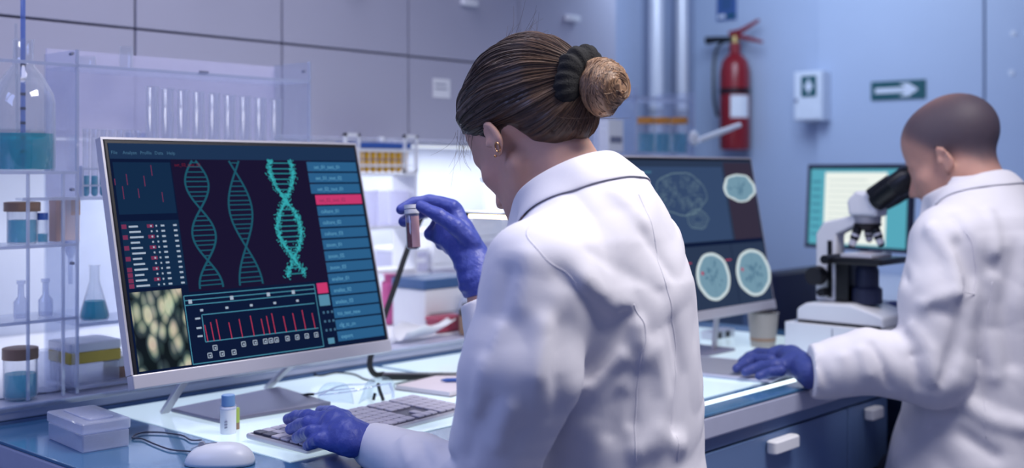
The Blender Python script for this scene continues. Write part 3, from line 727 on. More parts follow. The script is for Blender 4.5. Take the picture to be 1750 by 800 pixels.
# second shelf, left bay
p = at(40, 424, Y=2.14); jar('jar with brown lid and pale blue liquid on the second shelf', (p.x, 2.145, ZS3+0.001), 0.027, 0.062, 0.044, 'pale_liquid', 'brown_lid', lh=0.015, lr=1.2)
p = at(73, 424, Y=2.12); jar('slim vial with a bright blue cap beside the brown-lidded jar', (p.x, 2.12, ZS3+0.001), 0.009, 0.046, 0.018, 'pale_liquid', 'blue_lid', lh=0.010, name='capped_vial')
p = at(112, 430, Y=2.16)
t = thing('reagent_carton', 'peach carton with an orange stripe on the second shelf', 'carton', (p.x, 2.165, ZS3+0.001))
MB().box((-0.024, -0.015, 0), (0.024, 0.015, 0.085)).build('box', 'peach', t, bevel=0.001)
MB().box((0.006, -0.0158, 0.05), (0.0244, -0.015, 0.0855)).build('stripe', 'orange_lid', t)
# third shelf: small glass bottles and burners
for i, u in enumerate((38, 80)):
    p = at(u, 550, Y=2.13)
    vessel('glass_bottle', ('left', 'right')[i]+' narrow-necked clear glass bottle on the third shelf', 'bottle', (p.x, 2.135, ZS4+0.001),
           [(0, 0), (0.012, 0), (0.013, 0.003), (0.013, 0.030), (0.006, 0.040), (0.0055, 0.062), (0.008, 0.064), (0.008, 0.070)], 'glass_milky', None, group='narrow-necked bottles', n=16)
p = at(112, 466, Y=2.15)
t = thing('hanging_funnel', 'small grey funnel held in a hole of the middle shelf', 'funnel', (p.x, 2.13, ZS3-0.03))
MB().lathe([(0.004, -0.05), (0.005, 0.0), (0.014, 0.022), (0.017, 0.0335), (0.015, 0.0335), (0.012, 0.022), (0.003, 0.0)], 16).build('cone', 'glass_milky', t, smooth=True)
p = at(166, 545, Y=2.12)
vessel('erlenmeyer_flask', 'small conical flask with teal liquid left of the monitor edge', 'flask', (p.x, 2.13, ZR2+0.001),
       [(0, 0), (0.025, 0), (0.028, 0.005), (0.027, 0.012), (0.0105, 0.072), (0.0095, 0.078), (0.0095, 0.102), (0.012, 0.105)], 'glass',
       [(0, 0.002), (0.0255, 0.002), (0.0262, 0.010), (0.0195, 0.036), (0, 0.036)], 'teal_liquid')
# bottom row
p = at(41, 690, Y=2.11); jar('wide jar with orange-brown lid and blue liquid at bottom left', (p.x, 2.125, ZC+0.001), 0.030, 0.073, 0.044, 'pale_liquid', 'brown_lid', lh=0.018)
p = at(90, 688, Y=2.13); jar('milky plastic beaker beside the jar at bottom left', (p.x, 2.15, ZC+0.001), 0.022, 0.078, 0, None, None, m='glass_milky', name='plastic_beaker')
p = at(150, 668, Y=2.14)
t = thing('sample_box', 'white storage box with a yellow band on the bottom shelf', 'box', (p.x, 2.15, ZR3+0.001))
MB().rbox((-0.052, -0.045, 0), (0.050, 0.045, 0.038), 0.006).build('tray', 'box_plastic', t, smooth=True)
MB().rbox((-0.054, -0.047, 0.038), (0.052, 0.047, 0.060), 0.006).build('band', 'yellow_lid', t, smooth=True)
MB().rbox((-0.054, -0.047, 0.060), (0.052, 0.047, 0.078), 0.006).build('lid', 'white_plastic', t, smooth=True)
p = at(208, 640, Y=2.13)
t = thing('micro_tube_box', 'low brown-based white box between storage box and monitor', 'box', (p.x+0.01, 2.14, ZR3+0.001))
MB().rbox((-0.03, -0.03, 0), (0.04, 0.03, 0.022), 0.004).build('tray', 'brown_lid', t, smooth=True); MB().rbox((-0.03, -0.03, 0.022), (0.04, 0.03, 0.042), 0.004).build('lid', 'white_plastic', t, smooth=True)

# ------------------------------------------------------------------ on the bench, in front
t = thing('plastic_box', 'clear lidded plastic box at the bench\'s left end', 'box', at(148, 752, z=ZT+0.001), 0)
A_, B_, C_ = at(71, 752, z=ZT), at(141, 776, z=ZT), at(223, 763, z=ZT)
wx, wy = (C_-B_).length, (A_-B_).length
t.location = (B_.x, B_.y, ZT+0.001); t.rotation_euler = (0, 0, math.atan2(C_.y-B_.y, C_.x-B_.x)+math.radians(2))
MB().rbox((0, 0, 0), (wx, wy, 0.028), 0.004).build('tray', 'box_plastic', t, smooth=True)
MB().rbox((-0.002, -0.002, 0.029), (wx+0.002, wy+0.002, 0.046), 0.005).build('lid', 'box_plastic', t, smooth=True)
MB().rbox((0.018, 0.018, 0.0465), (wx-0.018, wy-0.018, 0.049), 0.006).build('lid_rim', 'box_plastic', t, smooth=True)
# mouse
p = at(376, 792, z=ZT+0.001)
ms = thing('computer_mouse', 'white computer mouse at the lower edge of the picture', 'mouse', (p.x, p.y, ZT+0.001), math.radians(42.5))
def dome(L, Wd, H, n=24, mm=10, lo=0.0):
    mb = MB(); vs = []; fs = []
    for i in range(mm+1):
        ph = (math.pi/2)*i/mm
        for j in range(n):
            a = 2*math.pi*j/n; cr = math.cos(ph)**0.75
            x = math.copysign(abs(math.cos(a))**0.85, math.cos(a))*Wd/2*cr; y = math.copysign(abs(math.sin(a))**0.85, math.sin(a))*L/2*cr
            vs.append((x, y, lo+H*math.sin(ph)*(1-0.18*(y/L))))
    for i in range(mm):
        for j in range(n): fs.append((i*n+j, i*n+(j+1)%n, (i+1)*n+(j+1)%n, (i+1)*n+j))
    fs.append(tuple(range(n-1, -1, -1)))
    return mb.add(vs, fs)
dome(0.108, 0.062, 0.032).build('shell', 'white_plastic', ms, smooth=True, flat_angle=False)
MB().tube([(0, 0.005, 0.0325), (0, 0.028, 0.0295), (0, 0.045, 0.022)], 0.0008, 6).build('button_split', 'grey_plastic', ms)
MB().cyl((-0.003, 0.028, 0.0290), (0.003, 0.028, 0.0290), 0.005, n=12).build('scroll_wheel', 'grey_plastic', ms, smooth=True)
def spline(pts, n=8):
    pts = [Vector(q) for q in pts]; out = []
    for i in range(len(pts)-1):
        p0, p1, p2, p3 = pts[max(i-1, 0)], pts[i], pts[i+1], pts[min(i+2, len(pts)-1)]
        for k in range(n):
            t_ = k/n; out.append(0.5*((2*p1)+(p2-p0)*t_+(2*p0-5*p1+4*p2-p3)*t_*t_+(3*p1-p0-3*p2+p3)*t_**3))
    return out+[pts[-1]]
def G(u, v, z=ZT+0.003): return at(u, v, z=z)
c0 = ms.location
cable = spline([G(327, 772, ZT+0.008), G(318, 771), G(290, 768), G(262, 758), G(243, 750), G(226, 748), G(240, 740), G(272, 739), G(310, 744), G(326, 752), G(345, 752)], 8)
MB().tube([q-Vector((c0.x, c0.y, c0.z)) for q in cable], 0.0014, 6).xf(ROT('Z', -42.5)).build('cable', 'key_dark', ms, smooth=True)
# small bottle with blue cap
p = at(390, 741, z=ZT+0.001)
t = thing('label_bottle', 'small white-labelled bottle with a blue cap by the mouse', 'bottle', (p.x, p.y, ZT+0.001))
MB().lathe([(0, 0), (0.0125, 0), (0.0135, 0.002), (0.0135, 0.044), (0.011, 0.047), (0, 0.047)], 20).build('body', 'paper_white', t, smooth=True)
MB().lathe([(0.0132, 0.043), (0.0142, 0.043), (0.0142, 0.048), (0.0132, 0.048)], 20).build('collar', 'glass_milky', t, smooth=True)
MB().lathe([(0, 0.048), (0.0115, 0.048), (0.0115, 0.066), (0.0105, 0.067), (0, 0.067)], 20).build('cap', 'cap_blue', t, smooth=True)
v2 = Vector((-FWD[0], -FWD[1], 0))
for dz in (0.012, 0.017, 0.022): MB().box((-0.0035+v2.x*0.0137, v2.y*0.0137-0.001, dz), (0.0035+v2.x*0.0137, v2.y*0.0137, dz+0.0024)).build('printed_mark', 'print_grey', t)
tt = thing('lime_vial', 'tiny lime green vial hidden behind the blue-capped bottle', 'vial', at(402, 737, z=ZT+0.001)+Vector((0.010, 0.012, 0)))
MB().lathe([(0, 0), (0.006, 0), (0.006, 0.012), (0, 0.012)], 12).build('base', 'brown_lid', tt, smooth=True); MB().lathe([(0.006, 0.0122), (0.0062, 0.0122), (0.0062, 0.036), (0.005, 0.038), (0, 0.038)], 12).build('body', 'lime', tt, smooth=True)

# keyboard, each key a piece
K0, K1, K2 = at(410, 746, z=ZT+0.012), at(525, 773, z=ZT+0.006), at(795, 703, z=ZT+0.006)
kb = thing('keyboard', 'slim silver keyboard lying under the gloved left hand', 'keyboard', (K1.x, K1.y, ZT+0.0018), math.atan2(K2.y-K1.y, K2.x-K1.x), tilt=0)
kw, kd = (K2-K1).length+0.02, 0.150
kb.rotation_euler = (math.radians(2.2), 0, kb.rotation_euler[2])
MB().rbox((0, 0, 0), (kw, kd, 0.0085), 0.006).build('case', 'silver', kb, smooth=True)
MB().box((0.006, 0.008, 0.0086), (kw-0.006, kd-0.006, 0.0089)).build('key_bed', 'key_bed', kb)
ku = (kw-0.014)/22.5
keym = {}
def key(x, y, wd, dp, m='key'):
    kk = (round(wd, 4), round(dp, 4), m)
    if kk not in keym: keym[kk] = MB().rbox((0, 0, 0), (wd, dp, 0.0035), 0.002, 1).mesh('key', m)
    link('key', keym[kk], kb, (x, y, 0.0092))
ry = (kd-0.018)/6
for r in range(6):
    y = 0.010+r*ry; x = 0.008; c = 0
    if r == 0: seq = [1.25, 1.25, 1.25, 5.9, 1.25, 1.25, 1.25, 1.25]
    elif r == 5: seq = [1]+[1.05]*12+[1.0]
    else: seq = [1.2+0.2*(4-r)]+[1]*11+[14.65-11-1.2-0.2*(4-r)-1, 1]
    for wd in seq:
        dark = (r == 5 and c in (0,)) or (r == 4 and c == 0)
        key(x, y, wd*ku-0.0016, ry-0.0022, 'key_dark' if dark else 'key'); x += wd*ku; c += 1
    x = 0.008+15.1*ku
    for k_ in range(3):
        if not (r in (1, 2) and True) or (r == 1 and k_ == 1):
            key(x, y, ku-0.0016, ry-0.0022)
        x += ku
    x = 0.008+18.4*ku
    for k_ in range(4): key(x, y, ku-0.0016, ry-0.0022); x += ku

# safety glasses
def tubeo(name, pts, r, m, par, base, n=6, sm=True): return MB().tube([Vector(q)-base for q in pts], r, n).build(name, m, par, smooth=sm)
gb = at(615, 690, z=ZT+0.002)
g = thing('safety_glasses', 'clear safety glasses with dark tips lying open behind the keyboard', 'glasses', gb)
def lensmesh(u0, v0, u1, v1):
    a_, b_ = at(u0, v0, z=ZT+0.004), at(u1, v1, z=ZT+0.004); mb = MB(); n = 12; vs = []; fs = []
    d = (b_-a_); nn = Vector((-d.y, d.x, 0)).normalized()
    for i in range(n+1):
        s_ = i/n; hgt = 0.040*(1-abs(2*s_-1)**4*0.5); bow = nn*0.012*math.sin(math.pi*s_)
        for j in range(5):
            q = a_+d*s_+bow+nn*(-0.010*(j/4)); vs.append(q+Vector((0, 0, hgt*j/4))-gb)
    for i in range(n):
        for j in range(4): fs.append((i*5+j, (i+1)*5+j, (i+1)*5+j+1, i*5+j+1))
    mb.add(vs, fs); ob = mb.build('lens', 'lens', g, smooth=True)
    so = ob.modifiers.new('thick', 'SOLIDIFY'); so.thickness = 0.002
lensmesh(545, 688, 605, 690); lensmesh(612, 690, 668, 672)
tubeo('brow_bar', spline([at(545, 676, z=ZT+0.04), at(575, 672, z=ZT+0.045), at(608, 668, z=ZT+0.04), at(640, 660, z=ZT+0.045), at(668, 655, z=ZT+0.04)], 5), 0.0017, 'glass_milky', g, gb)
tubeo('temple_arm', spline([at(546, 676, z=ZT+0.04), at(580, 660, z=ZT+0.03), at(620, 657, z=ZT+0.02), at(640, 655, z=ZT+0.012)], 5), 0.0018, 'glass_milky', g, gb)
tubeo('temple_tip', [at(515, 676, z=ZT+0.006), at(526, 674, z=ZT+0.012), at(537, 674, z=ZT+0.012)], 0.003, 'black', g, gb)
tubeo('temple_arm', [at(537, 674, z=ZT+0.012), at(560, 668, z=ZT+0.03), at(605, 664, z=ZT+0.044)], 0.0018, 'glass_milky', g, gb)
tubeo('hinge', [at(646, 656, z=ZT+0.035), at(649, 668, z=ZT+0.02), at(655, 684, z=ZT+0.004)], 0.0035, 'black', g, gb)
tubeo('temple_tip', [at(641, 672, z=ZT+0.018), at(638, 684, z=ZT+0.005)], 0.003, 'black', g, gb)
tubeo('nose_pad', [at(666, 655, z=ZT+0.035), at(671, 668, z=ZT+0.02), at(672, 680, z=ZT+0.006)], 0.003, 'glass_milky', g, gb)
# spiral notebook and pen
N0, N1, N2 = at(672, 664, z=ZT+0.004), at(742, 647, z=ZT+0.004), at(800, 700, z=ZT+0.004)
nb = thing('spiral_notebook', 'spiral notebook with pale pink pages beside the lamp base', 'notebook', (N0.x, N0.y, ZT+0.0018), math.atan2(N1.y-N0.y, N1.x-N0.x))
nl = 0.165
MB().box((0, -0.145, 0.0), (nl, -0.006, 0.010)).build('pages', 'paper', nb, bevel=0.001)
MB().box((-0.002, -0.149, -0.0006), (nl+0.002, -0.004, -0.0001)).build('cover', 'key_dark', nb)
ring = MB().tube([(0, 0.0055*math.cos(a_), 0.0055+0.0062*math.sin(a_)) for a_ in np.linspace(0, 2*math.pi, 13)[:-1]], 0.0009, 5, closed=True).mesh('coil_ring', 'black', True)
for i in range(21): link('coil_ring', ring, nb, (0.004+i*0.0078, -0.005, 0.001))
pn = thing('pen', 'dark blue pen resting on the spiral notebook', 'pen', at(752, 650, z=ZT+0.017))
pn.rotation_euler = (0, 0, math.radians(-40))
MB().lathe([(0, 0), (0.002, 0.004), (0.0042, 0.014), (0.0042, 0.11), (0.003, 0.118), (0, 0.118)], 10).xf(ROT('Y', 90)).build('barrel', 'blue_lid', pn, smooth=True)
MB().box((0.08, -0.001, 0.004), (0.115, 0.001, 0.0058)).build('clip', 'steel', pn)

# desk lamp with a slim LED bar
LB = at(648, 646, z=ZT+0.002); YLm = LB.y
lampb = thing('desk_lamp', 'black desk lamp with a bent arm and a glowing light bar', 'lamp', (LB.x, LB.y, ZT+0.0018))
E1 = at(786, 644, Y=YLm); 
B0, B1 = at(654, 643, z=ZT+0.008), at(792, 643, z=ZT+0.008)
barb = MB(); slab(barb, B0-LB, B1-LB, (FWD[0], FWD[1], 0), 0.0125, 0.03); barb.build('base_bar', 'black', lampb, bevel=0.002)
J = [at(656, 640, Y=YLm+0.004), at(641, 640, Y=YLm+0.004), at(632, 625, Y=YLm+0.006), at(636, 600, Y=YLm+0.008), at(650, 560, Y=YLm+0.01), at(672, 498, Y=YLm+0.01), at(697, 425, Y=YLm+0.01), at(722, 368, Y=YLm+0.01)]
tubeo('arm', spline(J, 5), 0.0065, 'rubber', lampb, Vector(lampb.location), 10)
H0, H1_, H2 = at(722, 366, Y=YLm+0.01), at(797, 367, Y=YLm+0.01), at(950, 373, Y=YLm+0.01)
MB().cyl(H0+Vector((0, -0.012, 0))-LB, H0+Vector((0, 0.012, 0))-LB, 0.010, n=16).build('hinge', 'black', lampb, smooth=True)
def barbox(a, b, h, d): 
    mb = MB(); slab(mb, a, b, (0, 1, 0), h, d); return mb
zz = Vector((0, 0, 0.0035))
barbox(H0-LB, H1_-LB, 0.013, 0.02).build('head_grip', 'black', lampb, bevel=0.002)
barbox(H1_-LB+zz, H2-LB+zz, 0.005, 0.022).build('head_housing', 'black', lampb)
barbox(H1_-LB-zz*0.7, H2-LB-zz*0.7, 0.0062, 0.022).build('light_bar', 'led_warm', lampb)
# loose cable behind the monitor
cb = [G(520, 622, ZC-0.02), G(530, 632), G(545, 642), G(575, 637), G(605, 640), G(622, 648), G(640, 652)]
mb = MB().tube(spline(cb, 6), 0.0022, 6); t = mb.build('power_cable', 'black', None, smooth=True); tag(t, 'thin black cable curling behind the monitor stand', 'cable')
t = thing('cable_adapter', 'small black connector box under the monitor\'s right end', 'adapter', at(526, 634, z=ZT+0.001))
MB().rbox((-0.014, -0.010, 0), (0.016, 0.012, 0.016), 0.003).build('block', 'black', t, smooth=True)
MB().cyl((0.012, 0, 0.009), (0.036, 0.004, 0.009), 0.005, n=10).build('plug', 'dark_navy', t, smooth=True)

# ------------------------------------------------------------------ on the rear counter
def box_thing(name, label, cat, u, v, Y, w_, d_, h_, body, lidm=None, lh=0.02, z=ZC, rz=0.0, zb=None):
    p = at(u, v, Y=Y) if zb is None else at(u, v, Y=Y)
    t = thing(name, label, cat, (p.x, Y, z+0.001), rz)
    MB().rbox((-w_/2, -d_/2, 0), (w_/2, d_/2, h_), 0.006).build('tray', body, t, smooth=True)
    if lidm: MB().rbox((-w_/2-0.003, -d_/2-0.003, h_+0.0005), (w_/2+0.003, d_/2+0.003, h_+lh), 0.007).build('lid', lidm, t, smooth=True)
    return t
t = box_thing('storage_tub', 'white storage tub with a dark blue lid under the raised hand', 'tub', 742, 520, 2.30, 0.190, 0.13, 0.105, 'white_plastic', 'navy_lid', 0.028)
MB().box((-0.08, -0.0665, 0.040), (0.08, -0.065, 0.043)).build('seam', 'grey_plastic', t)
t = jar('magenta bottle behind the slanting lamp arm', (at(668, 480, Y=2.41).x, 2.41, ZC+0.001), 0.026, 0.115, 0, None, 'pink', lh=0.02, m='pink', name='magenta_bottle', lr=0.7)
t = thing('weighing_tray', 'white scoop-shaped weighing tray on the rear counter', 'tray', (at(722, 590, Y=2.12).x, 2.123, ZC+0.001))
vs = []; fs = []
for i in range(13):
    s_ = i/12; xx = -0.075+0.18*s_; half = 0.042*math.sin(math.pi*min(1, s_*1.25+0.18))**0.6 if s_ < 0.66 else 0.016; hh = 0.038*max(0, 1-abs(s_-0.25)*1.5)
    zl = 0.0 if s_ < 0.6 else (s_-0.6)*0.06
    for j in range(7):
        q = (j-3)/3; vs.append((xx, q*half, zl+0.002+max(hh, 0.006)*q*q+0.010*s_))
for i in range(12):
    for j in range(6): fs.append((i*7+j, (i+1)*7+j, (i+1)*7+j+1, i*7+j+1))
ob = MB().add(vs, fs).build('scoop', 'white_plastic', t, smooth=True, flat_angle=False); so = ob.modifiers.new('thick', 'SOLIDIFY'); so.thickness = 0.0025
box_thing('pink_tip_box', 'low pinkish red box behind the white weighing tray', 'box', 760, 585, 2.195, 0.09, 0.05, 0.028, 'red_pink', 'red_pink', 0.012)
box_thing('pink_tip_box', 'flat red tray peeping out below the tilted monitor', 'tray', 612, 604, 2.15, 0.06, 0.05, 0.016, 'red_pink', 'white_plastic', 0.008)
t = vessel('erlenmeyer_flask', 'empty clear conical flask by the white sleeve', 'flask', (at(798, 545, Y=2.2).x, 2.2, ZC+0.001), [(0, 0), (0.033, 0), (0.035, 0.006), (0.014, 0.085), (0.013, 0.10), (0.016, 0.103)], 'glass_milky')
for i, (u, Y_, h_) in enumerate(((800, 2.10, 0.050), (806, 2.12, 0.060))):
    jar(('low', 'tall')[i]+' black-capped brown bottle beside the white sleeve', (at(u, 580, Y=Y_).x, Y_+0.012, ZC+0.001), 0.015, h_, 0, None, 'black', lh=0.014, m='brown_lid', name='brown_bottle')
# white tiered stand with the amber tubes
XS = at(640, 260, Y=2.52).x
st = thing('tiered_stand', 'white tiered stand behind the monitor\'s top right corner', 'stand', (XS, 2.52, ZC+0.001))
hw = 0.115; hz = at(640, 296, Y=2.49).z-ZC-0.001
for x in (-hw, hw): MB().box((x-0.004, -0.05, 0), (x+0.004, 0.05, hz)).build('upright', 'white_plastic', st, bevel=0.001)
for z in (0.0, hz*0.32, hz*0.62, hz-0.008): MB().box((-hw+0.004, -0.05, z), (hw-0.004, 0.05, z+0.008)).build('shelf', 'white_plastic', st, bevel=0.001)
for x in (-hw/2, hw/2): MB().rbox((x-0.04, -0.04, hz*0.62+0.009), (x+0.04, 0.04, hz*0.88), 0.005).build('bin', 'frosted', st)
tr = thing('tube_rack', 'white-framed tube rack with blue tray and amber tubes', 'rack', (XS, 2.52, ZC+hz+0.0015))
zt_ = at(640, 229, Y=2.49).z-tr.location.z; z1_ = at(640, 252, Y=2.49).z-tr.location.z
for x in (-hw+0.006, hw-0.006):
    o1 = MB()
    for (x0, x1, z0, z1) in ((x-0.027, x-0.019, 0, zt_), (x+0.019, x+0.027, 0, zt_), (x-0.027, x+0.027, zt_-0.009, zt_), (x-0.027, x+0.027, 0, 0.008)): o1.box((x0, -0.035, z0), (x1, -0.027, z1))
    o1.build('end_frame', 'white_plastic', tr)
MB().box((-hw, -0.03, z1_-0.002), (hw, 0.034, z1_+0.014)).build('blue_tray', 'blue_lid', tr, bevel=0.002)
MB().box((-hw, -0.036, z1_-0.012), (hw, 0.036, z1_-0.0045)).build('plate', 'white_plastic', tr)
MB().box((-hw, -0.036, 0.018), (hw, 0.036, 0.024)).build('plate', 'white_plastic', tr)
for i in range(9):
    x = -0.095+i*0.0237
    t = thing('amber_tube', '%s amber tube from the left in the white-framed rack' % ordw[i], 'tube', (XS+x, 2.498, tr.location.z+0.001), group='amber tubes')
    MB().lathe([(0, 0), (0.007, 0.002), (0.0085, 0.006), (0.0085, z1_-0.013), (0, z1_-0.013)], 12).build('body', 'amber', t, smooth=True)
    MB().lathe([(0.0086, 0.034), (0.0088, 0.034), (0.0088, 0.040), (0.0086, 0.040)], 12).build('ring_mark', 'brown_lid', t)
t = thing('round_cap', 'small white round cap lying on the blue tray', 'cap', (XS+0.012, 2.505, tr.location.z+z1_+0.0145))
MB().lathe([(0, 0), (0.009, 0), (0.0095, 0.002), (0.0095, 0.013), (0.008, 0.016), (0, 0.016)], 16).build('cap', 'white_plastic', t, smooth=True)
# stacks of pale bins further along
for i, (u, Y_, w_, d_, hs) in enumerate(((805, 2.78, 0.16, 0.16, (0.11, 0.09, 0.08)), (738, 2.78, 0.14, 0.16, (0.12, 0.11)), (686, 2.78, 0.09, 0.16, (0.10, 0.08)))):
    z = ZC
    for k_, h_ in enumerate(hs):
        lab = ('lowest', 'second', 'topmost')[k_ if k_ < len(hs)-1 else 2]+' pale plastic bin in the '+('right', 'middle', 'left')[i]+' stack under the wall cabinets'
        t = thing('storage_bin', lab, 'bin', (at(u, 450, Y=Y_).x, Y_, z+0.001), group='stacked pale bins')
        MB().rbox((-w_/2, -d_/2, 0), (w_/2, d_/2, h_-0.016), 0.008).build('tray', 'frosted' if (i+k_) % 2 else 'white_plastic', t, smooth=True)
        MB().rbox((-w_/2-0.004, -d_/2-0.004, h_-0.0155), (w_/2+0.004, d_/2+0.004, h_-0.001), 0.009).build('lid', 'white_plastic', t, smooth=True)
        MB().box((-0.03, -d_/2-0.003, h_*0.4), (0.03, -d_/2-0.001, h_*0.55)).build('label_plate', 'grey_plastic' if k_ == 0 else 'paper_white', t)
        z += h_
t = box_thing('instrument_case', 'pale grey instrument case beyond the raised blue glove', 'case', 868, 330, 2.80, 0.15, 0.1, 0.36, 'white_plastic')
MB().box((-0.05, -0.053, 0.27), (0.05, -0.051, 0.33)).build('display', 'grey_plastic', t); MB().box((-0.06, -0.0525, 0.20), (0.06, -0.051, 0.205)).build('seam', 'grey_plastic', t)
t = box_thing('red_marker_block', 'small dark red block behind the monitor\'s right edge', 'block', 648, 372, 2.66, 0.034, 0.03, 0.015, 'red_pink', z=ZC+0.1815)
t.location.x = at(686, 450, Y=2.78).x-0.02; t.location.y = 2.74; t.location.z = ZC+0.182

# ------------------------------------------------------------------ second acrylic rack, orange-lidded jars
YA2 = 2.24
xa_, xb_ = at(1020, 255, Y=YA2).x, at(1186, 255, Y=YA2).x
za_ = at(1130, 262, Y=YA2).z; zt2 = at(1130, 152, Y=YA2).z
r2 = thing('acrylic_rack', 'second clear acrylic rack with orange-lidded jars behind the woman', 'rack', (xa_, YA2, ZC))
for x in (0.0, at(1087, 200, Y=YA2).x-xa_, xb_-xa_): 
    MB().box((x-0.002, 0, 0), (x+0.002, 0.16, zt2-ZC)).build('side_panel', 'acrylic', r2); MB().box((x-0.003, -0.003, 0), (x+0.003, 0.0, zt2-ZC)).build('panel_edge', 'acrylic_edge', r2)
for z in (za_, at(1130, 168, Y=YA2).z): MB().box((0, 0, z-ZC-0.005), (xb_-xa_, 0.16, z-ZC)).build('shelf', 'acrylic', r2); MB().box((0, -0.003, z-ZC-0.006), (xb_-xa_, 0, z-ZC+0.002)).build('shelf_edge', 'acrylic_edge', r2)
for z in (0.18,): MB().box((0, 0, z-0.005), (xb_-xa_, 0.16, z)).build('shelf', 'acrylic', r2)
for i, u in enumerate((1104, 1133, 1163)):
    p = at(u, 258, Y=YA2+0.05)
    hh = at(u, 211, Y=YA2+0.05).z-za_
    jar('%s orange-lidded jar of pale blue liquid on the far rack' % ('left', 'middle', 'right')[i], (p.x, YA2+0.05+0.004*i, za_+0.001), 0.030, hh, hh*0.66, 'pale_liquid', 'orange_lid', lh=0.018, group='orange-lidded jars')
t = thing('white_carton', 'white carton on the far rack next to the hair bun', 'carton', (at(1040, 255, Y=YA2+0.06).x, YA2+0.06, za_+0.001))
MB().box((-0.04, -0.03, 0), (0.04, 0.03, 0.105)).build('box', 'paper_white', t, bevel=0.002); MB().box((-0.03, -0.0312, 0.03), (0.03, -0.03, 0.05)).build('printed_band', 'print_grey', t)
s0 = at(1194, 240, Y=YA2-0.06); s1 = at(1264, 214, Y=YA2-0.06)
t = thing('white_ladle', 'white plastic ladle sticking out right of the far rack', 'ladle', at(1188, 236, Y=YA2-0.02))
lo = Vector(t.location)
MB().tube([s0-lo, (s0+s1)/2-lo, s1-lo], [0.009, 0.011, 0.009], 8).build('handle', 'white_plastic', t, smooth=True)
MB().sphere(Vector((0, 0.005, 0)), 0.026, 14, 8, (1, 0.5, 1)).build('bowl', 'white_plastic', t, smooth=True)
MB().cyl((0, 0.0, 0.0), (xb_-lo.x-0.004, YA2-lo.y+0.01, 0), 0.006, n=8).build('clip', 'white_plastic', t, smooth=True)

# ------------------------------------------------------------------ around the second seat
p = at(1306, 590, z=ZT+0.002)
t = thing('beige_cup', 'beige paper cup standing below the brain scan monitor', 'cup', at(1304, 592, z=ZT+0.002))
MB().lathe([(0, 0), (0.031, 0), (0.039, 0.086), (0.041, 0.088), (0.038, 0.088), (0.030, 0.004), (0, 0.004)], 24).build('cup', 'beige', t, smooth=True)
MB().lathe([(0.0325, 0.016), (0.0330, 0.016), (0.0338, 0.024), (0.0332, 0.024)], 24).build('band', 'brown_lid', t)
t = thing('small_adapter', 'white and black power adapter beneath the brain scan monitor', 'adapter', at(1225, 578, z=ZT+0.002))
MB().rbox((-0.05, -0.02, 0), (0.06, 0.02, 0.022), 0.004).build('body', 'white_plastic', t, smooth=True)
for x in (-0.018, 0.022): MB().box((x-0.01, -0.0215, 0.003), (x+0.01, -0.02, 0.019)).build('socket', 'black', t)
q0, q1, q2 = at(1195, 640, z=ZT+0.002), at(1320, 655, z=ZT+0.002), at(1385, 628, z=ZT+0.002)
t = thing('tablet', 'flat pale grey tablet under the man\'s gloved hand', 'tablet', (q1.x, q1.y, ZT+0.0018), math.atan2(q2.y-q1.y, q2.x-q1.x))
MB().rbox((-0.01, 0, 0), (0.22, 0.27, 0.007), 0.006).build('body', 'bench_edge', t, smooth=True); MB().box((0.004, 0.012, 0.0072), (0.206, 0.258, 0.0076)).build('glass', 'grey_plastic', t)
# plinth box and microscope
MX, MY, MZ = 2.675, 1.258, 0.982
t = thing('white_plinth_box', 'white box raising the microscope above the bench', 'box', (MX, MY+0.035, ZT+0.0018))
MB().rbox((-0.09, -0.095, 0), (0.09, 0.16, MZ-ZT-0.003), 0.005).build('body', 'white_plastic', t, smooth=True)
MB().box((-0.0915, 0.03, 0.004), (-0.09, 0.032, MZ-ZT-0.01)).build('seam', 'grey_plastic', t)
mi = thing('microscope', 'white and black binocular microscope in front of the bald man', 'microscope', (MX, MY, MZ))
MB().prism([(-0.055, 0), (0.17, 0), (0.17, 0.032), (0.145, 0.048), (0.03, 0.052), (-0.03, 0.036), (-0.055, 0.026)], -0.075, 0.075, 'YZ').build('base', 'white_plastic', mi, bevel=0.006)
MB().box((-0.077, -0.05, -0.0005), (0.077, 0.165, 0.006)).build('base_rubber', 'black', mi)
MB().prism([(0.09, 0.05), (0.145, 0.05), (0.145, 0.215), (0.125, 0.245), (0.03, 0.268), (0.02, 0.25), (0.09, 0.215)], -0.024, 0.024, 'YZ').build('arm', 'white_plastic', mi, bevel=0.005)
MB().box((-0.0255, 0.10, 0.06), (-0.024, 0.112, 0.20)).build('arm_slot', 'black', mi)
hd = MB().prism([(-0.02, 0.262), (0.055, 0.262), (0.06, 0.30), (0.035, 0.325), (-0.02, 0.315)], -0.032, 0.032, 'YZ').build('head', 'white_plastic', mi, bevel=0.008)
MB().lathe([(0, 0.245), (0.032, 0.245), (0.034, 0.262), (0, 0.262)], 20, (0, 0.02, 0)).build('turret_collar', 'grey_plastic', mi, smooth=True)
MB().lathe([(0, 0.226), (0.020, 0.228), (0.034, 0.240), (0.034, 0.2448), (0, 0.2448)], 20, (0, 0.02, 0)).build('nosepiece', 'black', mi, smooth=True)
